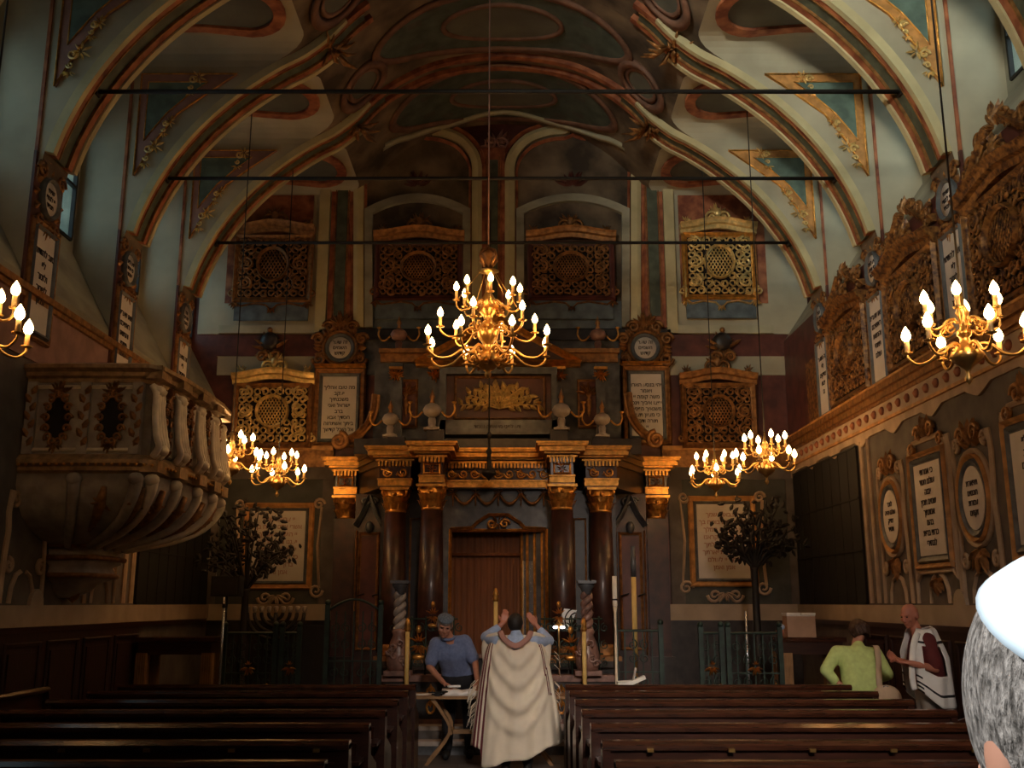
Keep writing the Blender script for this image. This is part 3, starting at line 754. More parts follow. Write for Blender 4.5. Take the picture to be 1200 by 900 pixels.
for side in (1, -1):
    if side > 0: lower_oval(side, 12.67, 0, 'closest to the dark opening'); lower_tablet(side, 11.45, 0, 'behind the bald man'); lower_oval(side, 10.36, 1, 'between two tablets')
    else:
        for Y in (10.6, 12.6):
            b = MB(); stucco_bracket(b, lx(side, Y), 2.3, 2.7, .3); wbuild(b, 'stucco_strapwork', 'stucco', side, wall_left)
    lower_tablet(side, 9.1, 1, 'cut by the frame edge' if side > 0 else 'nearest the viewer')
    lower_oval(side, 7.9, 2, 'outside the view'); lower_tablet(side, 6.7, 2, 'outside the view')
    root = wall_left if side < 0 else wall_right
    b = MB()
    for Y in (13.35, 13.62): b.sweep([(lx(side, Y), 1.8), (lx(side, Y), 3.95)], mould(.07, .05), closed=False)
    wbuild(b, 'stucco_pilaster', 'stucco', side, root)
    # dark opening with thin bars
    b = MB(); X = XL if side < 0 else XR; sg = 1 if side < 0 else -1
    win = group_struct('window_%d' % side_wall.n); side_wall.n += 1
    y0, y1, z0, z1 = 13.8, 16.95, 1.80, 3.92
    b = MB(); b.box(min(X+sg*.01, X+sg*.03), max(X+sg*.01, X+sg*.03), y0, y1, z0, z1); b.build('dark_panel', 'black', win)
    b = MB()
    for k in range(9): b.box(min(X, X+sg*.036), max(X, X+sg*.036), y0+(y1-y0)*k/8-.012, y0+(y1-y0)*k/8+.012, z0, z1)
    for k in range(4): b.box(min(X, X+sg*.045), max(X, X+sg*.045), y0, y1, z0+(z1-z0)*k/3-.012, z0+(z1-z0)*k/3+.012)
    b.build('glazing_bar', 'black', win, kind='stuff')
# ================================================================ BACK WALL
wall_back = group_struct('wall_back')
b = MB()
full = [(XC-6.2, 0), (XC+6.2, 0), (XC+6.2, 11.2), (XC-6.2, 11.2)]
b.prism(full, BACK, BACK+.3); b.build('wall_plane', 'redmarble', wall_back)
def B(name, m, boxes, parent=wall_back, kind=None):
    """boxes: (px0, px1, py0, py1, depth) pixel rectangles taken to the back wall plane"""
    mb = MB()
    for (a, c, d, e, dep) in boxes:
        x0, z1 = bw(a, d); x1, z0 = bw(c, e)
        xm, _ = bw(a, (d+e)/2); xn, _ = bw(c, (d+e)/2)
        mb.box(xm, xn, BACK-dep, BACK, z0, z1)
    return mb.build(name, m, parent, kind)
def Q(pts): return [bw(x, y) for x, y in pts]
# pale bays at either side with their sills
B('pale_bay', 'plaster', [(240, 388, 150, 392, .03)]); B('pale_bay', 'plaster', [(777, 940, 150, 392, .03)])
B('pale_sill', 'pale2', [(258, 374, 383, 392, .10)]); B('pale_sill', 'pale2', [(786, 905, 383, 392, .10)])
B('red_field', 'red', [(268, 366, 230, 356, .05)]); B('red_field', 'red', [(796, 896, 230, 356, .05)])
B('red_band', 'redmarble', [(255, 378, 393, 418, .04)]); B('red_band', 'redmarble', [(778, 925, 393, 418, .04)])
B('grey_band', 'plaster', [(255, 378, 418, 440, .03)]); B('grey_band', 'plaster', [(785, 925, 418, 440, .03)])
# pilasters: red with dark marble strip
for (x0, x1) in ((388, 414), (563, 592), (752, 777)):
    p = B('pilaster', 'red', [(x0, x1, 175, 385, .08)])
    m_ = (x0+x1)/2; B('marble_strip', 'green', [(m_-6, m_+6, 190, 372, .10)], p)
    B('gilt_line', 'golddull', [(m_-8, m_-7, 186, 376, .105), (m_+7, m_+8, 186, 376, .105)], p)
for (x0, x1) in ((374, 386), (778, 790)): B('pale_pilaster', 'pale', [(x0, x1, 195, 392, .12)])
# two niches with ogee arches
def niche(cx, x0, x1, i):
    def ogee(hw, top, spring):
        L = [(cx-hw, 400)]; R = []
        pts = [(-1, spring), (-1, spring-.25*(spring-top)), (-.93, spring-.5*(spring-top)), (-.72, spring-.76*(spring-top)), (-.4, spring-.9*(spring-top)), (-.15, spring-.93*(spring-top)), (0, top)]
        c = cr([(a, b_) for a, b_ in pts], 3)
        left = [(cx+a*hw, z) for a, z in c]; right = [(cx-a*hw, z) for a, z in c[::-1][1:]]
        return [(cx-hw, 385)]+left+right+[(cx+hw, 385)]
    hw = (x1-x0)/2
    o = ogee(hw, 150, 212); mb = MB(); mb.sweep(Q(o)[::-1], [(-.09, 0), (-.09, .10), (-.02, .13), (.09, .10), (.09, 0)], closed=False, y=BACK); nr = mb.build('niche_arch', 'pale', wall_back)
    mb = MB(); mb.prism(Q(o), BACK-.03, BACK); mb.build('niche_field', 'bluegrey' if False else 'ceil', nr)
    mb = MB(); mb.sweep(Q(ogee(hw-8, 160, 214))[::-1], mould(.05, .09), closed=False, y=BACK-.02); mb.build('red_line', 'red', nr)
    mb = MB(); mb.sweep(Q(ogee(hw+9, 141, 210))[::-1], mould(.07, .10), closed=False, y=BACK); mb.build('outer_red_line', 'red', nr)
    mb = MB(); seg = [(cx+(hw-12)*u, 250-16*(1-u*u)) for u in [-1+2*k/12 for k in range(13)]]
    seg = [(cx-hw+12, 385)]+seg+[(cx+hw-12, 385)]
    mb.sweep(Q(seg)[::-1], [(-.07, 0), (-.07, .13), (.07, .13), (.07, 0)], closed=False, y=BACK); mb.build('inner_frame', 'marbled', nr)
    # painted tympanum with a flower spray
    mb = MB(); x_, z_ = bw(cx, 214); mb.acanthus((x_, z_-.1), .3, 9, BACK-.04, .2, PI-.2, seed=i); mb.build('tympanum_spray', 'redmarble', nr)
    B('niche_base', 'bluegrey', [(cx-hw+16, cx+hw-16, 354, 386, .06)], nr)
niche(490, 421, 559, 1); niche(671, 599, 746, 2)
B('dark_cornice', 'darkmarble', [(375, 785, 388, 400, .12)]); B('wall_grey_left', 'marblegrey', [(420, 750, 400, 440, .04)])
# painted spandrels above the niches
mb = MB(); xz = [bw(375+x*41, 118+10*math.sin(x*2.2)) for x in range(11)]
mb.sweep(xz[::-1], mould(.10, .12), closed=False, y=BACK); mb.build('wavy_moulding', 'pinkish', wall_back)
for (px, py) in ((582, 170), (400, 190), (765, 190), (440, 135), (720, 135)):
    mb = MB(); x_, z_ = bw(px, py); mb.acanthus((x_, z_), .28, 12, BACK-.03, seed=px); mb.scroll((x_-.1, z_), .14, 1.5, 0, 1, .03, BACK-.05); mb.scroll((x_+.1, z_), .14, 1.5, PI, -1, .03, BACK-.05)
    mb.build('painted_spray', 'pinkish', wall_back, kind='stuff')
# screens on the back wall
def bscreen(px0, px1, py0, py1, label, mt, fm, dep=.12, **k):
    x0, z1 = bw(px0, py0, BACK-dep); x1, z0 = bw(px1, py1, BACK-dep)
    t = screen('openwork_screen', label, x1-x0, z1-z0, mt, fm, group=k.pop('group', 'openwork screens on the back wall'), **k)
    t.location = ((x0+x1)/2, BACK-dep, z0); return t
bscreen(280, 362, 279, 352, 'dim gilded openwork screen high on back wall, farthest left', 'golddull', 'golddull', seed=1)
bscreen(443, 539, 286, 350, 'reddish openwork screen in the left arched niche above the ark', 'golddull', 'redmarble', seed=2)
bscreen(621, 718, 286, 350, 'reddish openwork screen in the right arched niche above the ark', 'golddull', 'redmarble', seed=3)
bscreen(801, 885, 276, 349, 'bright daylit golden openwork screen high on back wall at right', 'goldpale', 'gold', seed=4)  # paler gold than the far left screen: daylight put into the colour
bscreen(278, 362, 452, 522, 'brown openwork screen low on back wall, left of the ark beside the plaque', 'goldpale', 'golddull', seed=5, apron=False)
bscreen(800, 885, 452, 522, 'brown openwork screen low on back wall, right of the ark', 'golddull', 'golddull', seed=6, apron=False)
# crowned dark shields above the two lower screens
for px, sn in ((318, 'left'), (845, 'right')):
    x_, z_ = bw(px, 402); t = thing('crowned_shield', 'dark carved shield on gilt scrolls over the %s lower screen' % sn, 'ornament', (x_, BACK-.1, z_), group='crowned shields')
    mb = MB(); mb.T = Matrix.Rotation(PI/2, 4, 'X'); mb.lathe([(.17, 0), (.16, .05), (.08, .08)], 14); mb.build('shield', 'darkmarble', t)
    mb = MB(); mb.scroll((-.12, -.28), .1, 1.5, 0, 1, .03, -.05); mb.scroll((.12, -.28), .1, 1.5, PI, -1, .03, -.05); mb.acanthus((0, -.12), .3, 11, -.02, seed=2); mb.sphere((0, -.05, .2), .05)
    mb.build('gilt_scrolls', 'golddull', t, kind='stuff')
# lower part of the back wall: stucco field and large tablets
for (x0, x1, sn) in ((240, 392, 'left'), (785, 940, 'right')):
    B('stucco_field', 'grey', [(x0, x1, 560, 708, .02)])
    B('stucco_strip', 'stuccofield', [(x0, x1, 548, 562, .06), (x0 if sn == 'left' else x1-16, (x0+16) if sn == 'left' else x1, 562, 725, .05), ((x1-16) if sn == 'left' else x0, x1 if sn == 'left' else x0+16, 562, 725, .05)])
    B('plinth_band', 'band', [(x0, x1, 708, 727, .06)])
    B('dark_base', 'darkmarble', [(x0, x1, 727, 830, .05)])
    B('entablature', 'golddull', [(x0-10, x1, 527, 548, .10)]) ; B('entablature_edge', 'ochre', [(x0-10, x1, 524, 529, .16)])
def big_tablet(px0, px1, py0, py1, sn):
    x0, z1 = bw(px0, py0); x1, z0 = bw(px1, py1); cx, cz, w_, h_ = (x0+x1)/2, (z0+z1)/2, x1-x0, z1-z0
    t = thing('large_tablet', 'large pale inscribed tablet in brown frame on back wall %s of the ark' % sn, 'plaque', (cx, BACK-.02, cz), group='large tablets beside the ark')
    mb = MB(); mb.box(-w_/2, w_/2, -.04, 0, -h_/2, h_/2); mb.build('slab', 'plaque', t)
    mb = MB(); mb.sweep(rect(-w_/2, w_/2, -h_/2, h_/2), mould(.07, .07)); mb.build('dark_frame', 'plaqueframe', t)
    mb = MB(); mb.sweep(rect(-w_/2-.08, w_/2+.08, -h_/2-.08, h_/2+.08), mould(.09, .06)); mb.build('gilt_frame', 'ochre', t)
    mb = MB()
    for s_ in (-1, 1):
        mb.sweep([(s_*(w_/2+.25), -h_/2-.1), (s_*(w_/2+.2), 0), (s_*(w_/2+.25), h_/2+.05)][::s_], mould(.05, .05), closed=False)
        mb.scroll((s_*(w_/2+.2), h_/2+.1), .1, 1.4, 0, s_, .03, -.02); mb.scroll((s_*(w_/2+.2), -h_/2-.14), .12, 1.4, 0, -s_, .03, -.02)
        mb.scroll((s_*.18, -h_/2-.26), .12, 1.4, 0 if s_ > 0 else PI, -s_, .03, -.02)
    mb.acanthus((0, -h_/2-.2), .2, 7, -.02, -PI+.2, -.2, seed=3); mb.build('stucco_scrolls', 'stucco', t)
    text(['יי צבאות שמך', 'אשרי אדם בוטח בך', 'יי הושיעה המלך', 'יעננו ביום קראנו', 'ימלא פי תהלתך', 'כל היום תפארתך', 'ברוך יי לעולם', 'אמן ואמן'], .10, (0, -.045, 0), 'inkred', t, spacing=1.25)
big_tablet(296, 357, 598, 682, 'left'); big_tablet(814, 880, 590, 679, 'right')
# plaques and round medallions flanking the ark attic
PT = {'left': ['מה טובו אהליך', 'יעקב', 'משכנתיך', 'ישראל ואני', 'ברב', 'חסדך אבא', 'ביתך אשתחוה', 'אל היכל קדשך'], 'right': ['ויהי בנסע הארון', 'ויאמר', 'משה קומה יי', 'ויפצו איביך וינסו', 'משנאיך מפניך', 'כי מציון תצא', 'תורה ודבר', 'יי']}
for (px0, px1, py0, py1, mx, my, sn) in ((380, 417, 443, 515, 400, 410, 'left'), (738, 776, 440, 512, 755, 410, 'right')):
    x0, z1 = bw(px0, py0); x1, z0 = bw(px1, py1); cx, cz, w_, h_ = (x0+x1)/2, (z0+z1)/2, x1-x0, z1-z0
    t = thing('framed_plaque', 'upright white inscribed plaque in dark frame, %s of the ark top' % sn, 'plaque', (cx, BACK-.06, cz), group='plaques flanking the ark top')
    mb = MB(); mb.box(-w_/2, w_/2, -.05, .06, -h_/2, h_/2); mb.build('slab', 'plaque', t)
    mb = MB(); mb.sweep(rect(-w_/2-.02, w_/2+.02, -h_/2-.02, h_/2+.02), mould(.09, .08)); mb.build('dark_frame', 'plaqueframe', t)
    mb = MB(); mb.sweep(rect(-w_/2-.11, w_/2+.11, -h_/2-.11, h_/2+.11), mould(.09, .09)); mb.build('gilt_frame', 'golddull', t)
    mb = MB(); mb.sweep([(-w_/2-.15, h_/2+.19), (w_/2+.15, h_/2+.19)][::-1], mould(.07, .16), closed=False); mb.build('ledge', 'gold', t)
    text(PT[sn], .088, (0, -.054, -.02), 'ink', t, spacing=1.2)
    x_, z_ = bw(mx, my)
    t = thing('round_medallion', 'round white inscribed medallion in dark ring over the %s plaque' % sn, 'plaque', (x_, BACK-.10, z_), group='medallions flanking the ark top')
    mb = MB(); mb.T = Matrix.Rotation(PI/2, 4, 'X'); mb.lathe([(.19, -.05), (.19, .05)], 24); mb.build('disc', 'plaque', t)
    mb = MB(); mb.sweep(circ(0, 0, .225, .225), mould(.08, .09)); mb.build('dark_ring', 'plaqueframe', t)
    mb = MB(); mb.sweep(circ(0, 0, .285, .285), mould(.07, .10)); mb.build('gilt_ring', 'golddull', t)
    mb = MB()
    for q in range(22):
        a = -.4+(PI+.8)*q/21; mb.leaf((.3*math.cos(a), .3*math.sin(a)), a+random.uniform(-.5, .5), .17, .11, -.03, .05)
    for s_ in (-1, 1):
        mb.scroll((s_*.38, .16), .11, 1.5, 0 if s_ > 0 else PI, s_, .035, -.05); mb.scroll((s_*.36, -.2), .12, 1.5, 0 if s_ > 0 else PI, -s_, .035, -.05); mb.scroll((s_*.2, .38), .11, 1.5, 0 if s_ > 0 else PI, s_, .035, -.05)
    mb.acanthus((0, .38), .25, 9, -.05, .2, PI-.2, seed=5); mb.build('gilt_wreath', 'golddull', t, kind='stuff')
    text(['זה שער', 'השמים', 'קדוש'], .085, (0, -.055, 0), 'ink', t, spacing=1.15)

# ================================================================ ARK
ark = thing('torah_ark', 'tall dark marble ark with gilded columns and entablature at the back wall', 'ark', (0, 0, 0))
def A(name, m, mb, parent=ark, kind=None): return mb.build(name, m, parent, kind)
ZA = 3.55
def ent(x0, x1, yf, yb, small=False, square=False):
    """one entablature block as a part with its mouldings"""
    r = MB(); r.box(x0, x1, yf, yb, ZA, 4.12); root = A('entablature_block', 'marblebrown', r)
    mb = MB(); mb.box(x0-.02, x1+.02, yf-.03, yb, ZA+.02, ZA+.13); mb.box(x0-.03, x1+.03, yf-.05, yb, ZA+.11, ZA+.135); A('architrave', 'gold', mb, root)
    mb = MB()
    for (e, za, zb) in ((.06, 3.95, 3.98), (.10, 4.00, 4.03), (.17, 4.03, 4.09), (.15, 4.09, 4.11), (.20, 4.11, 4.14), (.22, 4.14, 4.17)): mb.box(x0-e, x1+e, yf-e, yb, za, zb)
    A('cornice', 'gold', mb, root)
    mb = MB(); n = max(3, int((x1-x0+.1)/.055)); xx = x0-.03; st = (x1-x0+.06)/n
    for k in range(n): mb.box(xx+k*st+.01, xx+k*st+st-.012, yf-.085, yf, 3.87, 3.95)
    A('dentils', 'gold', mb, root, 'stuff')
    mb = MB()
    if square:
        mb.sweep(rect(x0+.05, x1-.05, 3.71, 3.85), mould(.03, .03), y=yf); mb.acanthus(((x0+x1)/2, 3.78), .08, 8, yf-.01, seed=1, lift=.03)
    else:
        n = max(2, int((x1-x0)/.17))
        for k in range(n):
            c = (x0+(k+.5)*(x1-x0)/n, 3.78); sg = 1 if k % 2 else -1
            mb.scroll(c, .075, 1.5, PI if sg > 0 else 0, sg, .019, yf-.015, tail=(c[0]-.1, c[1]-.05*sg)); mb.leaf(c, -sg*PI/2, .08, .05, yf-.01, .02)
    A('frieze_ornament', 'gold', mb, root, 'stuff')
    return root
CAPZ = ZA-.38
def capital_part(root, x, y, r):
    mb = MB(); mb.lathe([(r*.95, CAPZ), (r*1.02, CAPZ+.02), (r*.92, CAPZ+.05), (r*1.0, CAPZ+.2), (r*1.35, CAPZ+.34)], 14, (x, y, 0))
    for row, (zz, l) in enumerate(((CAPZ+.04, .15), (CAPZ+.13, .15))):
        for k in range(8):
            a = 2*PI*(k+.5*row)/8
            p = Vector((x+r*1.0*math.cos(a), y+r*1.0*math.sin(a), zz)); o = Vector((math.cos(a), math.sin(a), 0)); s_ = Vector((-math.sin(a), math.cos(a), 0))
            q1 = p+Vector((0, 0, l*.7))+o*.03; q2 = p+Vector((0, 0, l))+o*.075
            w_ = r*.36
            mb.add([p-s_*w_*.7, p+s_*w_*.7, q1+s_*w_, q1-s_*w_, q1+o*.02, q2+Vector((0, 0, -.03))], [(0,1,4), (1,2,4), (0,4,3), (2,5,4), (4,5,3)])
    for a in (PI/4, 3*PI/4, 5*PI/4, 7*PI/4):
        o = Vector((math.cos(a), math.sin(a), 0)); c = Vector((x, y, CAPZ+.30))+o*r*1.28
        mb.tube([c+o*(.055*math.cos(q))+Vector((0, 0, .055*math.sin(q))) for q in [PI*.6-2*PI*.7*k/7 for k in range(8)]], [.024-.002*k for k in range(8)], 5)
    mb.sphere((x, y-r*1.25, CAPZ+.27), .035, 6, 5)
    mb.box(x-r*1.35, x+r*1.35, y-r*1.35, y+r*1.35, CAPZ+.34, CAPZ+.38)
    A('capital', 'gold', mb, root)
def column(x, y, r):
    mb = MB(); mb.lathe([(r, 1.2), (r*1.02, 1.9), (r*.9, CAPZ)], 18, (x, y, 0)); root = A('column', 'marblebrown', mb)
    capital_part(root, x, y, r*.9)
    mb = MB(); mb.lathe([(r*1.3, 1.02), (r*1.3, 1.06), (r*1.15, 1.1), (r*1.22, 1.14), (r*1.05, 1.2)], 18, (x, y, 0)); mb.box(x-r*1.35, x+r*1.35, y-r*1.35, y+r*1.35, .96, 1.03); A('column_base', 'golddull', mb, root)
    mb = MB(); mb.box(x-r*1.4, x+r*1.4, y-r*1.4, y+r*1.6, .3, .96); mb.sweep(rect(x-r, x+r, .4, .86), mould(.03, .03), y=y-r*1.4); A('pedestal', 'darkmarble', mb, root)
def AX(px, Y): return at(px, 640, Y).x
c3l, c3r = AX(505.5, 15.25), AX(659, 15.25); c2l, c2r = AX(462.5, 15.7), AX(705, 15.7); c1l, c1r = AX(404, 16.85), AX(770, 16.85)
for x in (c3l, c3r): column(x, 15.25, .185); ent(x-.17, x+.17, 15.08, 16.9, square=True)
for x, s_ in ((c2l, -1), (c2r, 1)): column(x, 15.7, .185); ent(x-.24, x+.24, 15.52, 16.9)
for x in (c1l, c1r):
    mb = MB(); mb.box(x-.17, x+.17, 16.75, BACK, .96, CAPZ); root = A('pilaster', 'marblebrown', mb); capital_part(root, x, 16.9, .16)
    mb = MB(); mb.box(x-.22, x+.22, 16.68, BACK, .3, .96); A('pedestal', 'darkmarble', mb, root)
    ent(x-.17, x+.17, 16.72, BACK, square=True)
ent(c3l+.17, c3r-.17, 15.75, 16.9)
# slanting dark entablature wings between second column and outer pilaster
for xa, xb in ((c1l+.2, c2l-.24), (c2r+.24, c1r-.2)):
    left = xa < 0
    ya, yb = (16.75, 15.6) if left else (15.6, 16.75)
    mb = MB()
    for (za, zb, e) in ((ZA, 3.7, 0), (3.7, 3.9, -.03), (3.9, 4.0, .05), (4.0, 4.09, .12), (4.09, 4.17, .18)):
        mb.add([(xa, ya-e, za), (xb, yb-e, za), (xb, BACK, za), (xa, BACK, za), (xa, ya-e, zb), (xb, yb-e, zb), (xb, BACK, zb), (xa, BACK, zb)], [(0,1,5,4), (4,5,6,7), (0,3,2,1), (0,4,7,3), (1,2,6,5)])
    A('slanting_entablature', 'darkmarble', mb)
    # niche panel with door-like frame and draped pediment under it
    xm = (xa+xb)/2; hw = abs(xb-xa)/2-.02; yp = 16.45
    mb = MB(); mb.box(xm-hw, xm+hw, yp, BACK, .5, ZA); root = A('niche_panel', 'marblebrown', mb)
    mb = MB(); mb.sweep(rect(xm-hw*.62, xm+hw*.62, 1.1, 2.9), mould(.05, .05), y=yp); mb.sweep([(xm-hw*.85, 1.0), (xm-hw*.85, 2.95)], mould(.03, .05), closed=False, y=yp); mb.sweep([(xm+hw*.85, 1.0), (xm+hw*.85, 2.95)], mould(.03, .05), closed=False, y=yp)
    A('gilt_frame', 'golddull', mb, root)
    mb = MB(); mb.box(xm-hw*.55, xm+hw*.55, yp-.015, yp, 1.15, 2.86); A('door_leaf', 'redmarble', mb, root)
    mb = MB()
    for s_ in (-1, 1):
        mb.sweep([(xm, 3.5), (xm+s_*.06, 3.36), (xm+s_*hw*.5, 3.2), (xm+s_*hw*.95, 3.02)][::-s_], mould(.09, .14), closed=False, y=yp); mb.scroll((xm+s_*.07, 3.42), .07, 1.4, 0, s_, .03, yp-.08)
    mb.sphere((xm, yp-.06, 3.0), (.07, .05, .1)); A('broken_pediment', 'marblegrey', mb, root)
    for s_ in (-.5, .5):
        mb = MB(); mb.tube([(xm+s_*hw-.03, yp-.05, 1.9), (xm+s_*hw-.03, yp-.12, 1.92), (xm+s_*hw+.08, yp-.12, 1.95)], .012, 5); A('bracket', 'iron', mb, root)
# panels behind the columns
xl, xr = c3l+.19, c3r-.19
mb = MB(); mb.box(c2l-.26, c3l+.2, 16.0, BACK, .3, ZA); A('wall_panel', 'darkmarble', mb); mb = MB(); mb.box(c3r-.2, c2r+.26, 16.0, BACK, .3, ZA); A('wall_panel', 'darkmarble', mb)
for x in ((c2l+c3l)/2, (c2r+c3r)/2):
    mb = MB(); mb.sweep(rect(x-.09, x+.09, 1.0, 3.1), mould(.03, .03), y=16.0); A('gilt_frame', 'golddull', mb)
# doorway
dl, dr = at(528, 640, 15.95).x, at(640, 640, 15.95).x
ztop = at(580, 622, 15.95).z
mb = MB(); mb.box(c3l, dl, 15.9, BACK, .3, ZA); mb.box(dr, c3r, 15.9, BACK, .3, ZA); mb.box(dl, dr, 15.9, BACK, ztop, ZA); A('door_surround', 'marblegrey', mb)
mb = MB(); mb.sweep([(dl, 1.0), (dl, ztop), (dr, ztop), (dr, 1.0)], mould(.05, .06), closed=False, y=15.9); A('gilt_door_frame', 'gold', mb)
mb = MB(); ncur = 40; vs = []
cdr = at(612, 640, 16.1).x
for k in range(ncur+1):
    x = dl+(cdr-dl)*k/ncur; y = 16.25+.02*math.sin(k*1.7)
    vs += [(x, y, 1.0), (x, y, ztop)]
mb.add(vs, [(2*k, 2*k+2, 2*k+3, 2*k+1) for k in range(ncur)], True)
zb = at(580, 650, 16.2).z; mb.tube([(dl, 16.2, zb), (cdr, 16.2, zb)], .03, 6); A('curtain', 'curtain', mb)
mb = MB(); mb.box(dl, dr, 16.7, BACK, .8, ztop); A('cupboard_back', 'void', mb)
mb = MB(); mb.box(dl, dr, 15.6, 16.3, .3, 1.02); A('altar_step', 'darkmarble', mb)
mb = MB(); mb.box(dl-.1, dr+.1, 15.5, 15.65, 1.0, 1.06); A('altar_ledge', 'marblepink', mb)
# open door leaf with gilt mouldings at the right
root = MB(); T = Matrix.Translation((dr-.02, 15.95, 0)) @ Matrix.Rotation(math.radians(152), 4, 'Z')
root.T = T; root.box(0, .40, -.02, .02, 1.05, ztop-.02); od = A('open_door', 'marblegrey', root)
mb = MB(); mb.T = T
for xx in (.03, .16, .29, .385): mb.box(xx-.016, xx+.016, .02, .055, 1.05, ztop-.02)
A('gilt_moulding', 'gold', mb, od)
mb = MB(); mb.T = T; mb.box(.31, .37, .02, .03, 1.15, 2.45); mb.box(.19, .26, .02, .03, 1.15, 2.45); A('mirror_panel', 'steel', mb, od)
# overdoor crest with garlands
mb = MB(); xm = (dl+dr)/2; hw = (dr-dl)/2; yy = 15.85
P0 = [(xm-hw, ztop+.02), (xm-hw*.55, ztop+.04), (xm-hw*.45, ztop+.12), (xm-hw*.2, ztop+.24), (xm+hw*.2, ztop+.24), (xm+hw*.45, ztop+.12), (xm+hw*.55, ztop+.04), (xm+hw, ztop+.02)]
mb.sweep(P0[::-1], mould(.05, .07), closed=False, y=yy)
for s_ in (-1, 1): mb.scroll((xm+s_*.1, ztop+.10), .08, 1.4, 0, s_, .022, yy-.04)
mb.acanthus((xm, ztop+.12), .12, 7, yy-.03, seed=2); A('overdoor_moulding', 'gold', mb)
mb = MB(); zg = ZA-.06
for k in range(4):
    xa = xm-hw*.95+hw*.475*k*1.0; xb = xa+hw*.475
    mb.tube([(xa+(xb-xa)*q/8, yy-.06, zg-.17*math.sin(PI*q/8)) for q in range(9)], [.012+.014*math.sin(PI*q/8) for q in range(9)], 5)
for k in range(5): mb.acanthus((xm-hw*.95+hw*.475*k, zg), .09, 6, yy-.06, seed=k); mb.tube([(xm-hw*.95+hw*.475*k, yy-.06, zg), (xm-hw*.95+hw*.475*k, yy-.06, zg-.2)], [.02, .008], 5)
A('garlands', 'golddull', mb, kind='stuff')
# ---- attic over the entablature
YA = 16.15
def az(px, py, Y=YA): p = at(px, py, Y); return p.x, p.z
def AB(name, m, lst, parent=ark, kind=None):
    mb = MB()
    for (a, c, d, e, y) in lst:
        x0, z1 = az(a, d, y); x1, z0 = az(c, e, y); mb.box(x0, x1, y, BACK, z0, z1)
    return A(name, m, mb, parent, kind)
AB('attic_base', 'darkmarble', [(415, 752, 514, 532, 16.0)])
AB('attic_wall', 'marblegrey', [(440, 728, 408, 516, 16.35)])
for q in ((444, 505, 408, 413, 16.2), (660, 726, 408, 413, 16.2), (446, 503, 414, 424, 16.28), (662, 724, 414, 424, 16.28)): AB('attic_cornice', 'golddull', [q])
fr = AB('floral_panel_frame', 'marblegrey', [(515, 522, 438, 508, 16.0), (646, 653, 438, 508, 16.0), (515, 653, 430, 438, 16.0), (515, 653, 492, 509, 16.0)])
AB('dark_field', 'redmarble', [(522, 646, 438, 492, 16.15)], fr)
mb = MB(); x0, z0 = az(533, 490, 16.05); x1, z1 = az(638, 441, 16.05); mb.sweep(rect(x0, x1, z0, z1), mould(.04, .05), y=16.12); A('panel_moulding', 'golddull', mb, fr)
mb = MB(); R = random.Random(3); cxp, czp = (x0+x1)/2, (z0+z1)/2-.03
for s_ in (-1, 1):
    for k in range(4):
        a = .12+.40*k; L = .66-.06*k
        tip = (cxp+s_*L*math.cos(a), czp-.18+L*.80*math.sin(a)+.02)
        mb.tube([(cxp, 16.08, czp-.15), ((cxp+tip[0])/2, 16.05, (czp-.15+tip[1])/2+.03), (tip[0], 16.06, tip[1])], [.02, .014, .006], 4)
        for q in range(9):
            t = .2+.09*q; bx = cxp+(tip[0]-cxp)*t; bz = czp-.15+(tip[1]-czp+.15)*t+.03*math.sin(PI*t)
            an = math.atan2(tip[1]-czp+.15, tip[0]-cxp)+(.8 if q % 2 else -.8)
            mb.leaf((bx, bz), an, .15, .075, 16.06, .04, R.uniform(-.2, .2))
A('leaf_sprays', 'goldpale', mb, fr, 'stuff')
tx = text(['דע לפני מי אתה עומד'], .085, (az(583, 500, 16.0)[0], 15.995, az(583, 500, 16.0)[1]), 'ink', ark, name='inscription')
# triangular pediment behind the great chandelier
mb = MB(); xa, za = az(490, 424, 16.1); xb, _ = az(677, 424, 16.1); xt, zt = az(583, 372, 16.1)
mb.prism([(xa, za), (xb, za), (xt, zt)], 16.2, BACK); ped = A('pediment', 'marblebrown', mb)
mb = MB(); mb.sweep([(xa-.05, za), (xt, zt), (xb+.05, za)][::-1], mould(.12, .25), closed=False, y=16.3); mb.sweep([(xa-.05, za), (xb+.05, za)][::-1], mould(.10, .25), closed=False, y=16.3); A('pediment_moulding', 'gold', mb, ped)
for px in (476, 690):      # side panels with vase reliefs
    p = AB('side_panel', 'redmarble', [(px-13, px+13, 444, 502, 16.3)])
    x_, z_ = az(px, 470, 16.28); mb = MB(); mb.sweep(rect(x_-.17, x_+.17, z_-.42, z_+.35), mould(.035, .04), y=16.3)
    mb.lathe([(.0, -.28), (.03, -.2), (.05, 0), (.02, .06), (.06, .12)], 8, (x_, 16.27, z_)); mb.acanthus((x_, z_+.1), .2, 7, 16.26, .1, PI-.1, seed=px); A('vase_relief', 'golddull', mb, p)
for px in (464, 510, 655, 704):    # attic pilasters
    p = AB('attic_pilaster', 'marblegrey', [(px-6, px+6, 425, 512, 16.2)])
    x_, z_ = az(px, 437, 16.15); mb = MB(); mb.acanthus((x_, z_-.05), .14, 8, 16.17, .1, PI-.1, seed=px); mb.acanthus((x_, z_-.02), .13, 6, 16.16, PI+.2, 2*PI-.2, seed=px+1); mb.box(x_-.11, x_+.11, 16.1, 16.2, z_+.06, z_+.1); A('pilaster_capital', 'gold', mb, p)
    AB('dark_block', 'darkmarble', [(px-10, px+10, 503 if px in (510, 655) else 512, 524, 15.75)], p)
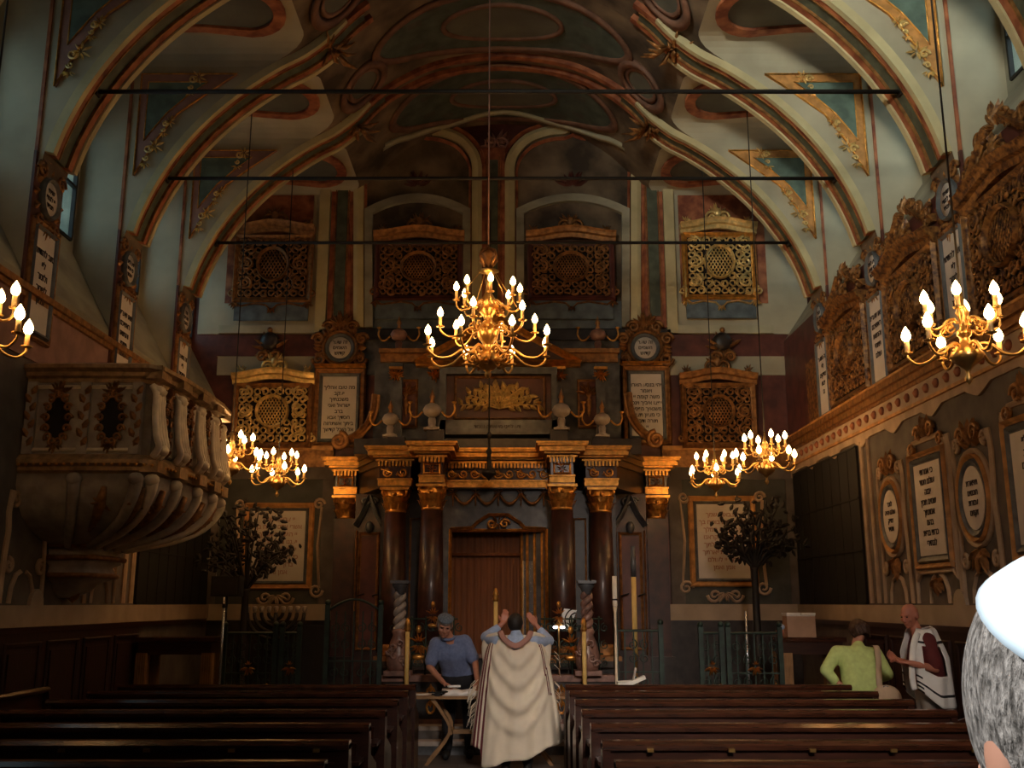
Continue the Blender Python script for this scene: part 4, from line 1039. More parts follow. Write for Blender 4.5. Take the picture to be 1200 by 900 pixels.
for s_, pts in ((-1, [(398, 517), (414, 512), (430, 498), (438, 480), (440, 462)]), (1, [(770, 514), (756, 508), (744, 494), (738, 478), (736, 460)])):   # big volutes
    mb = MB(); P = [az(x, y, 16.2) for x, y in pts]; P = cr(P, 4); mb.sweep(P[::s_], mould(.14, .16), closed=False, y=16.3); c = az(*( (398, 517) if s_ < 0 else (768, 515)), 16.2)
    mb.scroll(c, .14, 1.8, PI/2, s_, .05, 16.18); A('volute', 'golddull', mb)
# ---- urn lamps with two curling arms
def urn(name, label, px, py, Y, sc, group, arms=True, body='marblewhite'):
    t = thing(name, label, 'urn', tuple(at(px, py, Y)), group=group)
    mb = MB(); mb.lathe([(.11*sc, 0), (.11*sc, .03*sc), (.06*sc, .06*sc), (.07*sc, .16*sc), (.05*sc, .2*sc)], 12); mb.box(-.13*sc, .13*sc, -.1*sc, .1*sc, -.02*sc, .02*sc); mb.build('foot', body, t)
    mb = MB(); mb.lathe([(.05*sc, .2*sc), (.13*sc, .25*sc), (.16*sc, .33*sc), (.12*sc, .40*sc), (.05*sc, .44*sc)], 14); mb.build('bowl', body, t)
    mb = MB(); mb.lathe([(.05*sc, .42*sc), (.03*sc, .5*sc), (.05*sc, .55*sc), (.015*sc, .65*sc), (.0, .7*sc)], 8); mb.build('finial', 'golddull', t)
    if arms:
        for s_ in (-1, 1):
            mb = MB(); mb.tube([(s_*x*sc, 0, z*sc) for x, z in cr([(.16, .3), (.24, .22), (.32, .22), (.38, .32), (.37, .42)], 3)], .018*sc, 5); mb.lathe([(.0, 0), (.04*sc, .03*sc), (.045*sc, .05*sc)], 8, (s_*.37*sc, 0, .42*sc)); mb.build('arm', 'gold', t)
    return t
urn('ark_urn', 'marble two-armed urn on the ark cornice, outermost at left', 457, 511, 15.9, .85, 'urns on the ark cornice')
urn('ark_urn', 'marble two-armed urn on the ark cornice, left of the leaf panel', 506, 503, 15.8, .95, 'urns on the ark cornice')
urn('ark_urn', 'marble two-armed urn on the ark cornice, right of the leaf panel', 658, 503, 15.8, .95, 'urns on the ark cornice')
urn('ark_urn', 'marble two-armed urn on the ark cornice, outermost at right', 706, 511, 15.9, .85, 'urns on the ark cornice')
for px, sn in ((467, 'left'), (701, 'right')): urn('vase', 'small pinkish vase with curled handles on the %s shoulder of the ark top' % sn, px, 412, 16.4, .9, 'vases on the ark shoulders', body='marblepink')

# ================================================================ TIE RODS
for r, nm, zz in ((10.25, 'nearest and highest in view', 7.36), (12.57, 'middle one of three', 7.35), (14.89, 'farthest, in front of the back wall', 7.30)):
    t = thing('tie_rod', 'long black iron tie rod across the vault, %s' % nm, 'tie rod', (XC, r, zz))
    mb = MB(); mb.tube([(-4.62, 0, 0), (4.62, 0, 0)], .026, 8); mb.build('rod', 'iron', t)
    mb = MB()
    for s_ in (-1, 1): mb.box(s_*4.5-.05, s_*4.5+.05, -.05, .05, -.05, .05)
    mb.build('anchor', 'iron', t)
# ================================================================ CHANDELIERS
def arm_part(root, ang, R, z, drop, th, cup, sl, bulb_r, start=0.05, tilt=0.0):
    """one curling arm with drip pan, candle sleeve and flame bulb"""
    T = Matrix.Rotation(ang, 4, 'Z')
    pts = cr([(start, z+drop*.2), (R*.25, z+drop*.55), (R*.42, z+drop*.35), (R*.62, z-drop*.55), (R*.84, z-drop*.75), (R*.99, z-drop*.1), (R, z+cup)], 4)
    mb = MB(); mb.T = T; mb.tube([(x, 0, q) for x, q in pts], [th*(1.15-.35*i/len(pts)) for i in range(len(pts))], 6)
    mb.scroll((R*.36, z+drop*.05), R*.09, 1.2, PI/2, -1, th*.6)
    mb.lathe([(0, 0), (th*3.0, .006), (th*3.6, .016), (th*1.6, .02)], 10, (R, 0, z+cup)); arm = mb.build('arm', 'brass', root)
    mb = MB(); mb.T = T; mb.lathe([(bulb_r*.55, 0), (bulb_r*.5, sl)], 8, (R, 0, z+cup+.018)); mb.build('candle_sleeve', 'sleeve', arm)
    mb = MB(); mb.T = T; b = bulb_r; mb.lathe([(b*.35, 0), (b*.85, b*.6), (b, b*1.2), (b*.75, b*2.1), (b*.3, b*2.9), (b*.03, b*3.3)], 10, (R, 0, z+cup+.018+sl)); mb.build('flame_bulb', 'bulb', arm)  # bulb drawn oversize: the glare round it is put into its shape
    return arm
def lamp(name, loc, power, rad=.12):
    d = bpy.data.lights.new(name, 'POINT'); d.energy = power; d.color = WARM; d.shadow_soft_size = rad
    o = bpy.data.objects.new(name, d); C.objects.link(o); o.location = loc; return o
def small_chandelier():
    t = thing('chandelier', 'x', 'chandelier', group='small brass chandeliers along the nave')
    mb = MB(); mb.lathe([(0, -.30), (.02, -.28), (.03, -.25), (.012, -.22), (.02, -.19), (.05, -.16), (.105, -.12), (.12, -.09), (.085, -.02), (.04, .01), (.03, .05), (.05, .07), (.055, .10), (.03, .12), (.03, .2), (.05, .24), (.02, .3), (.012, .42)], 14); mb.build('stem', 'brass', t)
    for k in range(6): arm_part(t, PI/6+k*PI/3, .40, -.05, .08, .012, .02, .085, .036)
    for k in range(6): arm_part(t, k*PI/3, .27, .16, .06, .010, .04, .085, .034)
    mb = MB()
    for k in range(6):
        mb.T = Matrix.Rotation(k*PI/3+.3, 4, 'Z'); mb.scroll((.13, .12), .05, 1.3, PI, 1, .009)
    mb.T = None; mb.build('scrollwork', 'brass', t, 'stuff')
    mb = MB(); mb.tube([(0, 0, .42), (0, 0, 7)], .008, 5); mb.build('chain', 'iron', t)
    return t
SMALL = [((3.30, 7.1), 'small brass chandelier near the right wall, closest to the viewer, above the oval plaques', 1),
         ((-3.80, 6.8), 'small brass chandelier cut off by the picture edge, in front of the left wall', .8),
         ((3.40, 13.4), 'small brass chandelier right of the ark, upper one of the far pair', 1),
         ((3.08, 15.2), 'small brass chandelier right of the ark, lower and farther one of the pair', 1),
         ((-3.77, 13.42), 'small brass chandelier beside the far end of the pulpit', 1),
         ((-3.50, 15.0), 'small brass chandelier between pulpit and ark, farther back', 1)]
proto = small_chandelier()
LP = 6.2
for i, ((x, y), lab, f) in enumerate(SMALL):
    o = proto if i == 0 else dup(proto)
    o['label'] = lab; o.location = (x, y, 3.64); o.rotation_euler.z = .3*i
    topz = vz(x-XC)-.05
    for ch in o.children:
        if ch.name.startswith('chain'): ch.scale = (1, 1, 1); ch.location.z = 0
    for k in range(3):
        q = 2*PI*k/3+.4; lamp('chandelier_light', (x+.3*math.cos(q), y+.3*math.sin(q), 3.64+.14), LP*f)
big = thing('great_chandelier', 'large three-tiered brass chandelier hanging on a long cord before the ark', 'chandelier', (-.305, 12.4, 4.95))
mb = MB(); mb.lathe([(0, -.38), (.03, -.36), (.05, -.32), (.03, -.29), (.08, -.26), (.15, -.2), (.17, -.13), (.12, -.04), (.06, .0), (.07, .08), (.12, .14), (.14, .24), (.10, .34), (.05, .38), (.07, .44), (.12, .5), (.13, .58), (.08, .68), (.04, .76), (.03, .86), (.05, .92), (.02, .96), (.03, 1.02), (.14, 1.04), (.03, 1.06), (.02, 1.2)], 16); mb.build('stem', 'brass', big)
for k in range(8): arm_part(big, PI/8+k*PI/4, .80, -.07, .13, .018, .04, .12, .042, .1)
for k in range(6): arm_part(big, k*PI/3+.25, .62, .22, .11, .016, .03, .12, .040, .1)
for k in range(8): arm_part(big, k*PI/4+.1, .41, .58, .09, .014, .05, .12, .038, .08)
mb = MB()
for k in range(8):
    mb.T = Matrix.Rotation(k*PI/4+.2, 4, 'Z'); mb.scroll((.2, -.1), .09, 1.4, PI, 1, .016); mb.scroll((.19, .3), .07, 1.4, PI, 1, .014)
    mb.T = Matrix.Rotation(k*PI/4, 4, 'Z'); mb.acanthus((.14, -.2), .09, 4, 0, -.8, 1.2, seed=k); mb.acanthus((.13, .5), .08, 4, 0, -.8, 1.2, seed=k)
mb.T = None; mb.build('scrollwork', 'brass', big, 'stuff')
mb = MB()
for k in range(4):
    a = PI/4+k*PI/2; mb.tube([(.02*math.cos(a), .02*math.sin(a), 1.35), (.12*math.cos(a), .12*math.sin(a), 1.30), (.15*math.cos(a), .15*math.sin(a), 1.22), (.05*math.cos(a), .05*math.sin(a), 1.1)], .018, 5)
mb.lathe([(.02, 1.05), (.06, 1.12), (.05, 1.2), (.09, 1.27), (.03, 1.33), (.01, 1.4)], 10); mb.build('crown', 'golddull', big)
mb = MB(); mb.tube([(0, 0, 1.35), (0, 0, 5.6)], .010, 6); mb.build('cord', 'pinkish', big)
mb = MB()
for k in range(4):
    a = .5+k*PI/2; mb.tube([(.1*math.cos(a), .1*math.sin(a), 1.04), (.42*math.cos(a), .42*math.sin(a), .62)], .006, 4)
mb.build('stay', 'brass', big)
for k in range(5):
    q = 2*PI*k/5; lamp('chandelier_light', (-.305+.62*math.cos(q), 12.4+.62*math.sin(q), 5.2), 10.0)
lamp('chandelier_light', (-.305, 12.0, 5.75), 6.0)
# hanging lamp cord in front of the ark
t = thing('hanging_lamp', 'thin dark sanctuary lamp hanging on a rod before the ark entablature', 'lamp', at(573, 556, 15.0))
mb = MB(); mb.lathe([(0, -.1), (.03, -.06), (.10, .0), (.11, .04), (.04, .08), (.03, .3), (.05, .34), (.02, .4), (.02, .55), (.04, .6), (.01, .66)], 12); mb.build('bowl', 'iron', t)
mb = MB(); mb.tube([(0, 0, .6), (0, 0, 4.2)], .012, 5); mb.build('rod', 'iron', t)

# ================================================================ PULPIT
pul = thing('pulpit', 'carved grey and gilt pulpit bulging from the left wall', 'pulpit', (0, 0, 0))
PX0, PX1, PY0, PY1 = XL, -3.72, 10.25, 12.95
def outline(ins, sc=1.0, n=1):
    """plan of the pulpit: from the wall round the three free sides"""
    x1 = XL+(PX1-XL-ins)*sc; ym = (PY0+PY1)/2; hy = ((PY1-PY0)/2-ins)*sc
    return [(XL, ym-hy), (XL+(x1-XL)*.45, ym-hy-.02*sc), (x1-.12*sc, ym-hy), (x1, ym-hy+.12*sc), (x1+.06*sc, ym-hy*.5), (x1+.08*sc, ym), (x1+.06*sc, ym+hy*.5), (x1, ym+hy-.12*sc), (x1-.12*sc, ym+hy), (XL+(x1-XL)*.45, ym+hy+.02*sc), (XL, ym+hy)]
def loft(levels, name, m, parent=pul, smooth=False, cap=True):
    mb = MB(); vs = []; n = None
    for (ins, sc, z) in levels:
        o = outline(ins, sc); n = len(o); vs += [(x, y, z) for x, y in o]
    fs = [(i*n+k, i*n+k+1, (i+1)*n+k+1, (i+1)*n+k) for i in range(len(levels)-1) for k in range(n-1)]
    if cap: fs += [tuple(range(n)), tuple((len(levels)-1)*n+k for k in range(n))]
    mb.add(vs, fs, smooth); return mb.build(name, m, parent)
body = loft([(.07, 1, 3.28), (.07, 1, 4.08)], 'parapet', 'pulpit')
loft([(.05, 1, 4.06), (.05, 1, 4.10), (0, 1, 4.12), (-.01, 1, 4.16), (-.07, 1, 4.19), (-.07, 1, 4.23), (-.02, 1, 4.25)], 'rail_moulding', 'pulpitgilt')
loft([(.05, 1, 3.10), (.01, 1, 3.13), (.01, 1, 3.17), (-.03, 1, 3.20), (-.03, 1, 3.24), (.03, 1, 3.30)], 'base_moulding', 'pulpitgilt')
bowl = loft([(.02, 1.0, 3.10), (.02, 1.0, 2.98), (.03, .96, 2.82), (.03, .86, 2.68), (.03, .70, 2.56), (.03, .52, 2.48), (.03, .38, 2.42), (.03, .33, 2.34), (.03, .36, 2.3), (.03, .36, 2.24), (.03, .30, 2.2), (.03, .32, 2.14), (.03, .32, 2.07), (.03, .22, 2.02), (.03, .18, 1.94), (.03, .08, 1.86)], 'bowl', 'pulpit', smooth=True)
mb = MB()
for z, sc in ((2.29, .37), (2.10, .33), (2.42, .37)):
    o = outline(0, sc); mb.tube([(x, y, z) for x, y in o], .03, 5)
mb.build('gilt_collar', 'golddull', pul)
mb = MB()   # beading under the ledge
o = outline(-.05, 1.0)
for i in range(len(o)-1):
    a, c = Vector(o[i]), Vector(o[i+1]); n = max(1, int((c-a).length/.075))
    for k in range(n):
        p = a+(c-a)*(k+.5)/n; mb.sphere((p.x, p.y, 3.185), .018, 5, 4)
mb.build('beading', 'gold', pul, 'stuff')
# scroll brackets: front face (facing the viewer) and the nave side
def bowlrib(y, x_at, ydir=None):
    pass
levels = [(.0, 1.0, 3.06), (.0, 1.0, 2.96), (.02, .955, 2.80), (.02, .86, 2.66), (.02, .70, 2.54), (.02, .52, 2.46), (.02, .38, 2.40)]
for k in range(1, 10):
    mb = MB(); pts = []
    for (ins, sc, z) in levels: p = outline(ins, sc)[k]; pts.append((p[0], p[1], z))
    pts = cr(pts, 3); mb.tube(pts, [.075-.002*i for i in range(len(pts))], 6, flat=.6); c = Vector(pts[0])
    mb.sphere(c+Vector((0, 0, -.02)), (.085, .085, .07), 8, 6); mb.build('bowl_rib', 'pulpitpale' if 3 <= k <= 7 else 'pulpit', bowl)  # ribs on the lit nave side take the paler colour
    if k < 9:
        mb = MB(); g = []
        for (ins, sc, z) in levels[1:5]:
            a, c2 = outline(ins, sc)[k], outline(ins, sc)[k+1]; g.append(Vector(((a[0]+c2[0])/2, (a[1]+c2[1])/2, z)))
        mb.tube(g, [.03, .06, .045, .02], 5); 
        for q in range(8):
            R = random.Random(q+k); mb.tube([g[1], g[1]+Vector((R.uniform(-.1, .1), R.uniform(-.15, .15), R.uniform(-.1, .12)))], [.03, .008], 4)
        mb.build('gilt_foliage', 'golddull', bowl, 'stuff')
# front panels with pierced dark cartouches
def cartouche(T, parent, w=.30, h=.34):
    mb = MB(); mb.T = T; mb.sweep(rect(-w-.06, w+.06, -.33, .33), mould(.04, .03)); mb.build('panel_moulding', 'pulpitpale', parent)
    mb = MB(); mb.T = T; mb.prism([(a*w*.5*(1+.35*math.cos(2*q)), c*h*.75*(1)) for q in [2*PI*k/20 for k in range(20)] for a, c in [(math.cos(q), math.sin(q))]], -.02, 0); mb.build('dark_field', 'void', parent)
    mb = MB(); mb.T = T
    for k in range(14):
        q = 2*PI*k/14; mb.scroll((w*.62*math.cos(q), h*.85*math.sin(q)), .045, 1.2, q, 1 if math.cos(q) > 0 else -1, .018, -.035)
    mb.acanthus((0, h*.88), .13, 7, -.02, .1, PI-.1, seed=2); mb.acanthus((0, -h*.88), .11, 5, -.02, -PI+.2, -.2, seed=3)
    mb.build('gilt_cartouche', 'golddull', parent, 'stuff')
yf = PY0+.06
for xc in (-4.72, -4.16):
    cartouche(Matrix.Translation((xc, yf, 3.68)), body, .19, .30)
for xc in (-5.0, -4.44, -3.9):
    mb = MB(); mb.box(xc-.05, xc+.05, yf-.05, yf+.05, 3.3, 4.06); mb.build('pilaster', 'pulpit', body)
    mb = MB(); 
    for k in range(7): mb.leaf((xc, 3.38+.09*k), PI/2+(.5 if k % 2 else -.5), .12, .07, yf-.05, .03)
    mb.build('gilt_drop', 'golddull', body, 'stuff')
# nave side: large fluted consoles
for k in range(3, 8):
    p = outline(0.06, 1)[k]; mb = MB(); x, y = p
    for dy in (-.09, -.03, .03, .09):
        mb.tube(cr([(x+.0, y+dy, 4.04), (x+.05, y+dy, 3.95), (x+.06, y+dy*1.2, 3.75), (x+.10, y+dy*1.5, 3.5), (x+.13, y+dy*1.3, 3.38), (x+.06, y+dy, 3.28)], 3), .036, 6)
    mb.sphere((x+.05, y, 3.99), (.07, .12, .06)); mb.sphere((x+.13, y, 3.36), (.06, .11, .06)); mb.build('console', 'pulpitpale', body)
    mb = MB(); mb.box(x-.05, x+.14, y-.14, y+.14, 3.12, 3.24); mb.build('console_block', 'pulpitgilt', body); mb = MB(); mb.box(x-.05, x+.12, y-.15, y+.15, 4.10, 4.24); mb.build('console_block', 'pulpitgilt', body)
for k in range(3, 7):
    a, c2 = outline(.05, 1)[k], outline(.05, 1)[k+1]; y = (a[1]+c2[1])/2; x = (a[0]+c2[0])/2
    T = Matrix.Translation((x+.01, y, 3.68)) @ Matrix.Rotation(PI/2, 4, 'Z'); cartouche(T, body, .13, .30)
mb = MB(); mb.lathe([(0, -.15), (.06, -.1), (.10, 0), (.06, .06)], 10, (XL+.12, 11.6, 1.95)); mb.build('pendant', 'golddull', pul)

# ================================================================ PEWS
def pew(x0, x1, Y, label, hooks=0, group='pews'):
    t = thing('pew', label, 'pew', (x0, Y, 0), group=group); L = x1-x0
    mb = MB(); mb.box(.03, L-.03, 0, .03, .12, .90); root = mb.build('backrest', 'wood', t)
    n = max(1, int(L/.9))
    for k in range(n):
        a = .06+(L-.12)*k/n; c = .06+(L-.12)*(k+1)/n
        mb = MB(); mb.sweep(rect(a+.05, c-.05, .25, .80), mould(.035, .02)); mb.build('back_panel', 'wood', root)
    mb = MB(); mb.add([(0, -.035, .895), (L, -.035, .895), (L, .075, .895), (0, .075, .895), (0, -.045, .925), (L, -.045, .925), (L, .085, .925), (0, .085, .925), (0, -.02, .95), (L, -.02, .95), (L, .06, .95), (0, .06, .95)],
        [(0,3,2,1), (0,1,5,4), (1,2,6,5), (2,3,7,6), (3,0,4,7), (4,5,9,8), (5,6,10,9), (6,7,11,10), (7,4,8,11), (8,9,10,11)]); mb.build('top_rail', 'woodtop', t)
    mb = MB(); mb.box(.03, L-.03, .03, .44, .42, .46); mb.build('seat', 'wood', t)
    mb = MB(); mb.box(.03, L-.03, -.28, 0, .70, .725); mb.build('book_shelf', 'wood', t)
    for xx in (0, L-.05):
        mb = MB(); P = [(0, 0), (.46, 0), (.46, .55), (.42, .62), (.30, .66), (.12, .72), (.08, .93), (-.03, .93), (-.03, 0)]
        vs = [(xx, y, z) for y, z in P]+[(xx+.05, y, z) for y, z in P]; m_ = len(P)
        mb.add(vs, [tuple(range(m_)), tuple(range(2*m_-1, m_-1, -1))]+[(i, (i+1) % m_, (i+1) % m_+m_, i+m_) for i in range(m_)]); mb.build('bench_end', 'wood', t)
    for k in range(hooks):
        mb = MB(); mb.box(.3+k*(L-.5)/max(1, hooks-1)-.02, .3+k*(L-.5)/max(1, hooks-1)+.02, -.055, -.035, .885, .905); mb.build('brass_plate', 'brass', t)
    return t
rows = [11.2, 10.4, 9.5, 8.6, 7.65, 6.72, 5.87, 5.0]
ordw = ['first row from the ark, behind the table', 'second row from the ark', 'third row from the ark', 'fourth row from the ark', 'fifth row from the ark', 'sixth row from the ark', 'seventh row, nearest in view', 'row below the picture edge']
for i, y in enumerate(rows):
    pew(-4.2, -1.03, y, 'dark brown wooden pew, left block, %s' % ordw[i], 6 if i in (5, 6) else 0, 'pews of the left block')
    pew(.57, 3.62, y, 'dark brown wooden pew, right block, %s' % ordw[i], 6 if i in (5, 6) else 0, 'pews of the right block')
def side_bench(X, y0, y1, face, label):
    t = pew(0, y1-y0, 0, label, 0, 'benches along the walls'); t.name = 'wall_bench'
    t.location = (X, y0 if face > 0 else y1, 0); t.rotation_euler.z = PI/2 if face > 0 else -PI/2; return t
b1 = side_bench(4.10, 5.6, 10.35, 1, 'dark lengthwise bench between right pews and the panelled wall')
b1.location = (4.60, 5.6, 0)
side_bench(-4.92, 5.6, 11.0, -1, 'dark lengthwise bench against the left panelled wall')
# open book on first right pew
p = at(742, 801, 11.2)
t = thing('prayer_book', 'open white prayer book lying on the first right pew rail', 'book', (p.x, 11.22, .952))
mb = MB(); mb.add([(-.17, -.06, .0), (-.0, -.06, .0), (-.0, .08, .0), (-.17, .08, .0), (-.17, -.06, .03), (-.0, -.06, .04), (-.0, .08, .04), (-.17, .08, .03)], [(0,3,2,1), (4,5,6,7), (0,1,5,4), (1,2,6,5), (2,3,7,6), (3,0,4,7)]); mb.build('left_pages', 'paper', t)
mb = MB(); mb.bar((.0, .01, .02), (.13, .01, .075), .13, .035, (0, 0, 1)); mb.build('right_pages', 'paper', t)
mb = MB(); mb.bar((-.0, .01, .02), (.035, .01, .17), .12, .008, (1, 0, 0)); mb.build('raised_page', 'paper', t)

# ================================================================ SANCTUARY FURNITURE
YR = 13.5
def zpx(py, Y=YR): return at(600, py, Y).z
def xpx(px, Y=YR, py=770): return at(px, py, Y).x
def railing(px0, px1, ztop, label, Y=YR, gilt=True, arch=0.0, z0=.3):
    x0, x1 = xpx(px0, Y), xpx(px1, Y); t = thing('iron_railing', label, 'railing', ((x0+x1)/2, Y, z0), group='green iron railings before the ark'); w_ = (x1-x0)/2; h = ztop-z0
    for s_ in (-1, 1):
        mb = MB(); mb.box(s_*w_-.03, s_*w_+.03, -.03, .03, 0, h+.08); mb.sphere((s_*w_, 0, h+.11), .04, 8, 6); mb.build('post', 'irongreen', t)
    mb = MB(); pts = [(-w_+2*w_*k/10, 0, h+arch*math.sin(PI*k/10)) for k in range(11)]; mb.tube(pts, .018, 5); mb.build('rail', 'irongreen', t); mb = MB(); mb.box(-w_, w_, -.015, .015, .08, .11); mb.build('rail', 'irongreen', t); mb = MB(); mb.box(-w_, w_, -.015, .015, h*.55-.01, h*.55+.01); mb.build('rail', 'irongreen', t)
    n = max(3, int(w_*2/.11))
    for k in range(n+1):
        x = -w_+2*w_*k/n; mb = MB(); mb.box(x-.009, x+.009, -.009, .009, .1, h); mb.build('baluster', 'irongreen', t)
    mb = MB(); m_ = max(1, int(w_*2/.3))
    for k in range(m_):
        xc = -w_+2*w_*(k+.5)/m_
        for s_ in (-1, 1):
            for zz in (.25, .45, .7, .85): mb.scroll((xc+s_*.075, h*zz), .065, 1.5, PI/2 if s_ > 0 else PI/2, s_, .010)
    mb.build('scrollwork', 'irongreen', t, 'stuff')
    if gilt:
        mb = MB(); mb.acanthus((0, h*.62), .10, 7, -.02, PI, 2*PI, seed=2); mb.acanthus((0, h*.64), .06, 4, -.02, .4, PI-.4, seed=3); mb.build('gilt_rosette', 'gold', t)
        mb = MB()
        for k in range(4): mb.tube(circ3 := [(w_*.75+.05*math.cos(q)*(1-.2*k)+(0), -.02, .28+.055*k+.045*math.sin(q)) for q in [2*PI*j/8 for j in range(8)]], .007, 4, closed=True)
        mb.build('gilt_knot', 'gold', t)
    return t
railing(262, 322, 1.42, 'green iron railing panel with gilt rosette below the left bronze tree')
railing(330, 350, 1.42, 'narrow green iron gate panel with gilt knot, left of the ark', gilt=True)
railing(382, 445, 1.70, 'tall green filigree iron gate left of the twisted column', arch=.15, gilt=False)
railing(722, 775, 1.45, 'green iron gate right of the twisted column, behind the open book', gilt=False)
railing(822, 846, 1.42, 'narrow green iron gate panel with gilt knot, right of the ark')
railing(854, 915, 1.42, 'green iron railing panel with gilt rosette below the right bronze tree')
# marble parapet
x0, x1 = xpx(452), xpx(716)
gap0, gap1 = xpx(545), xpx(625)
for (a, c, sn, ox) in ((x0, gap0, 'left', 506), (gap1, x1, 'right', 657)):
    t = thing('marble_parapet', 'low dark marble parapet with pinkish ledge, %s of the central opening' % sn, 'parapet', ((a+c)/2, YR, .3)); w_ = (c-a)/2
    mb = MB(); mb.box(-w_, w_, -.08, .08, 0, .52); mb.build('wall', 'darkmarble', t)
    mb = MB(); mb.box(-w_-.03, w_+.03, -.13, .13, .52, .60); mb.box(-w_-.02, w_+.02, -.1, .1, 0, .06); mb.build('ledge', 'marblepink', t)
    ornx = xpx(ox)-(a+c)/2; mb = MB()
    for zz in (.2, .38): mb.sweep(circ(ornx, zz, .05, .07, 10), mould(.03, .03), y=-.08); mb.leaf((ornx, zz), PI/2, .12, .05, -.1)
    mb.build('gilt_ornament', 'gold', t)
    # iron cresting above the ledge
    g = thing('iron_cresting', 'black and gilt wrought iron cresting on the %s parapet' % sn, 'railing', ((a+c)/2, YR, .9)); h = zpx(722)-.9
    mb = MB()
    for k in range(5):
        xx = -w_+.15+(2*w_-.3)*k/4; mb.tube([(xx, 0, 0), (xx, 0, h)], .012, 5)
        for zz in (.2, .5, .8): mb.scroll((xx+.07, h*zz), .06, 1.4, PI/2, 1, .009); mb.scroll((xx-.07, h*zz), .06, 1.4, PI/2, -1, .009)
    mb.tube([(-w_+.1, 0, h*.35), (w_-.1, 0, h*.35)], .012, 5); mb.tube([(-w_+.1, 0, h*.95), (w_-.1, 0, h*.95)], .012, 5); mb.build('scrollwork', 'irongreen', g, 'stuff')
    for (fx, fy, s2) in (((507, 733, 1), (490, 770, 1.3)) if sn == 'left' else ((655, 733, 1), (669, 771, 1.3))):
        xx = xpx(fx, YR, fy)-(a+c)/2; zz = zpx(fy)-.9; mb = MB()
        mb.acanthus((xx, zz+.12*s2), .10*s2, 6, -.02, -PI+.2, -.2, lift=.05, seed=4); mb.acanthus((xx, zz+.14*s2), .09*s2, 5, -.02, .3, PI-.3, lift=.05, seed=5); mb.sphere((xx, 0, zz+.27*s2), (.03*s2, .03, .04*s2), 7, 5); mb.sphere((xx, 0, zz), (.07*s2, .03, .03*s2), 8, 5)
        mb.build('gilt_finial', 'gold', g)
# twisted columns
for px, sn in ((468, 'left'), (688, 'right')):
    xx = xpx(px, 13.45, 750); z0 = .9; zt = zpx(684, 13.45)
    t = thing('twisted_column', 'short twisted pink marble column on a carved vase, %s of the ark steps' % sn, 'column', (xx, 13.42, z0)); H = zt-z0
    mb = MB(); mb.box(-.17, .17, -.17, .17, -.0, .06); mb.lathe([(.13, .06), (.15, .12), (.16, .24), (.12, .40), (.08, .5), (.10, .54), (.08, .58)], 14); mb.build('vase_base', 'marblepink', t)
    mb = MB()
    for k in range(6): mb.scroll((.1*math.cos(k), .15+.05*k), .05, 1.3, k, 1, .02, -.145)
    mb.build('carving', 'marblepink', t, 'stuff')
    mb = MB(); pts = []; 
    for ph in (0, PI):
        pts = [(.042*math.cos(ph+q), .042*math.sin(ph+q), .56+(H-.68)*q/(2*PI*2.2)) for q in [2*PI*2.2*k/44 for k in range(45)]]
        mb.tube(pts, .043, 7)
    mb.build('twisted_shaft', 'marblewhite' if px < 500 else 'marblepink', t)
    mb = MB(); mb.lathe([(.06, H-.14), (.07, H-.08), (.11, H-.02), (.10, H)], 10); mb.box(-.12, .12, -.12, .12, H, H+.04); mb.build('capital', 'marblegrey', t)
# tall candles
for (px, pt, Y, zb, lab) in ((478, 724, 13.15, .3, 'tall yellow altar candle in front of the left twisted column'), (581, 689, 13.3, .3, 'tallest yellow altar candle above the praying man'), (684, 724, 13.15, .3, 'tall yellow altar candle in front of the right twisted column')):
    xx = xpx(px, Y, pt); zt = at(px, pt, Y).z; t = thing('altar_candle', lab, 'candle', (xx, Y, zb)); H = zt-zb
    mb = MB(); mb.lathe([(.10, 0), (.10, .02), (.03, .05), (.025, .25), (.05, .27)], 10); mb.build('stand', 'brass', t)
    mb = MB(); mb.lathe([(.028, .25), (.027, H-.16)], 10); mb.build('wax', 'candle', t)
    mb = MB(); mb.lathe([(.03, H-.17), (.042, H-.14), (.03, H-.10), (.04, H-.08), (.012, H)], 8); mb.build('flame_cap', 'gold', t)
xx = xpx(743, 14.2, 700); t = thing('thick_candle', 'thick dull yellow candle on tall stand in the right ark niche', 'candle', (xx, 14.2, .3))
mb = MB(); mb.lathe([(.12, 0), (.12, .03), (.03, .08), (.03, at(743, 770, 14.2).z-.3), (.07, at(743, 768, 14.2).z-.3)], 10); mb.build('stand', 'brass', t)
mb = MB(); mb.lathe([(.035, at(743, 768, 14.2).z-.3), (.034, at(743, 676, 14.2).z-.3)], 10); mb.build('wax', 'candle', t)
mb = MB(); mb.lathe([(.035, at(743, 676, 14.2).z-.3), (.04, at(743, 660, 14.2).z-.3), (.03, at(743, 640, 14.2).z-.3)], 10); mb.build('glass_chimney', 'marblegrey', t)
xx = xpx(720, 13.4, 720); t = thing('white_taper', 'white taper with dark ring on a slender pale stand right of the ark', 'candle', (xx, 13.3, .3))
z1 = at(720, 711, 13.3).z-.3; z2 = at(720, 675, 13.3).z-.3
mb = MB(); mb.lathe([(.10, 0), (.09, .02), (.018, .05), (.016, z1-.08), (.03, z1)], 8); mb.build('stand', 'pulpitpale', t)
mb = MB(); mb.lathe([(.014, z1-.05), (.032, z1+.02), (.03, z2)], 10); mb.build('taper', 'ivory', t)
mb = MB(); mb.lathe([(.034, z1+.08), (.034, z1+.1)], 10); mb.build('ring', 'iron', t)
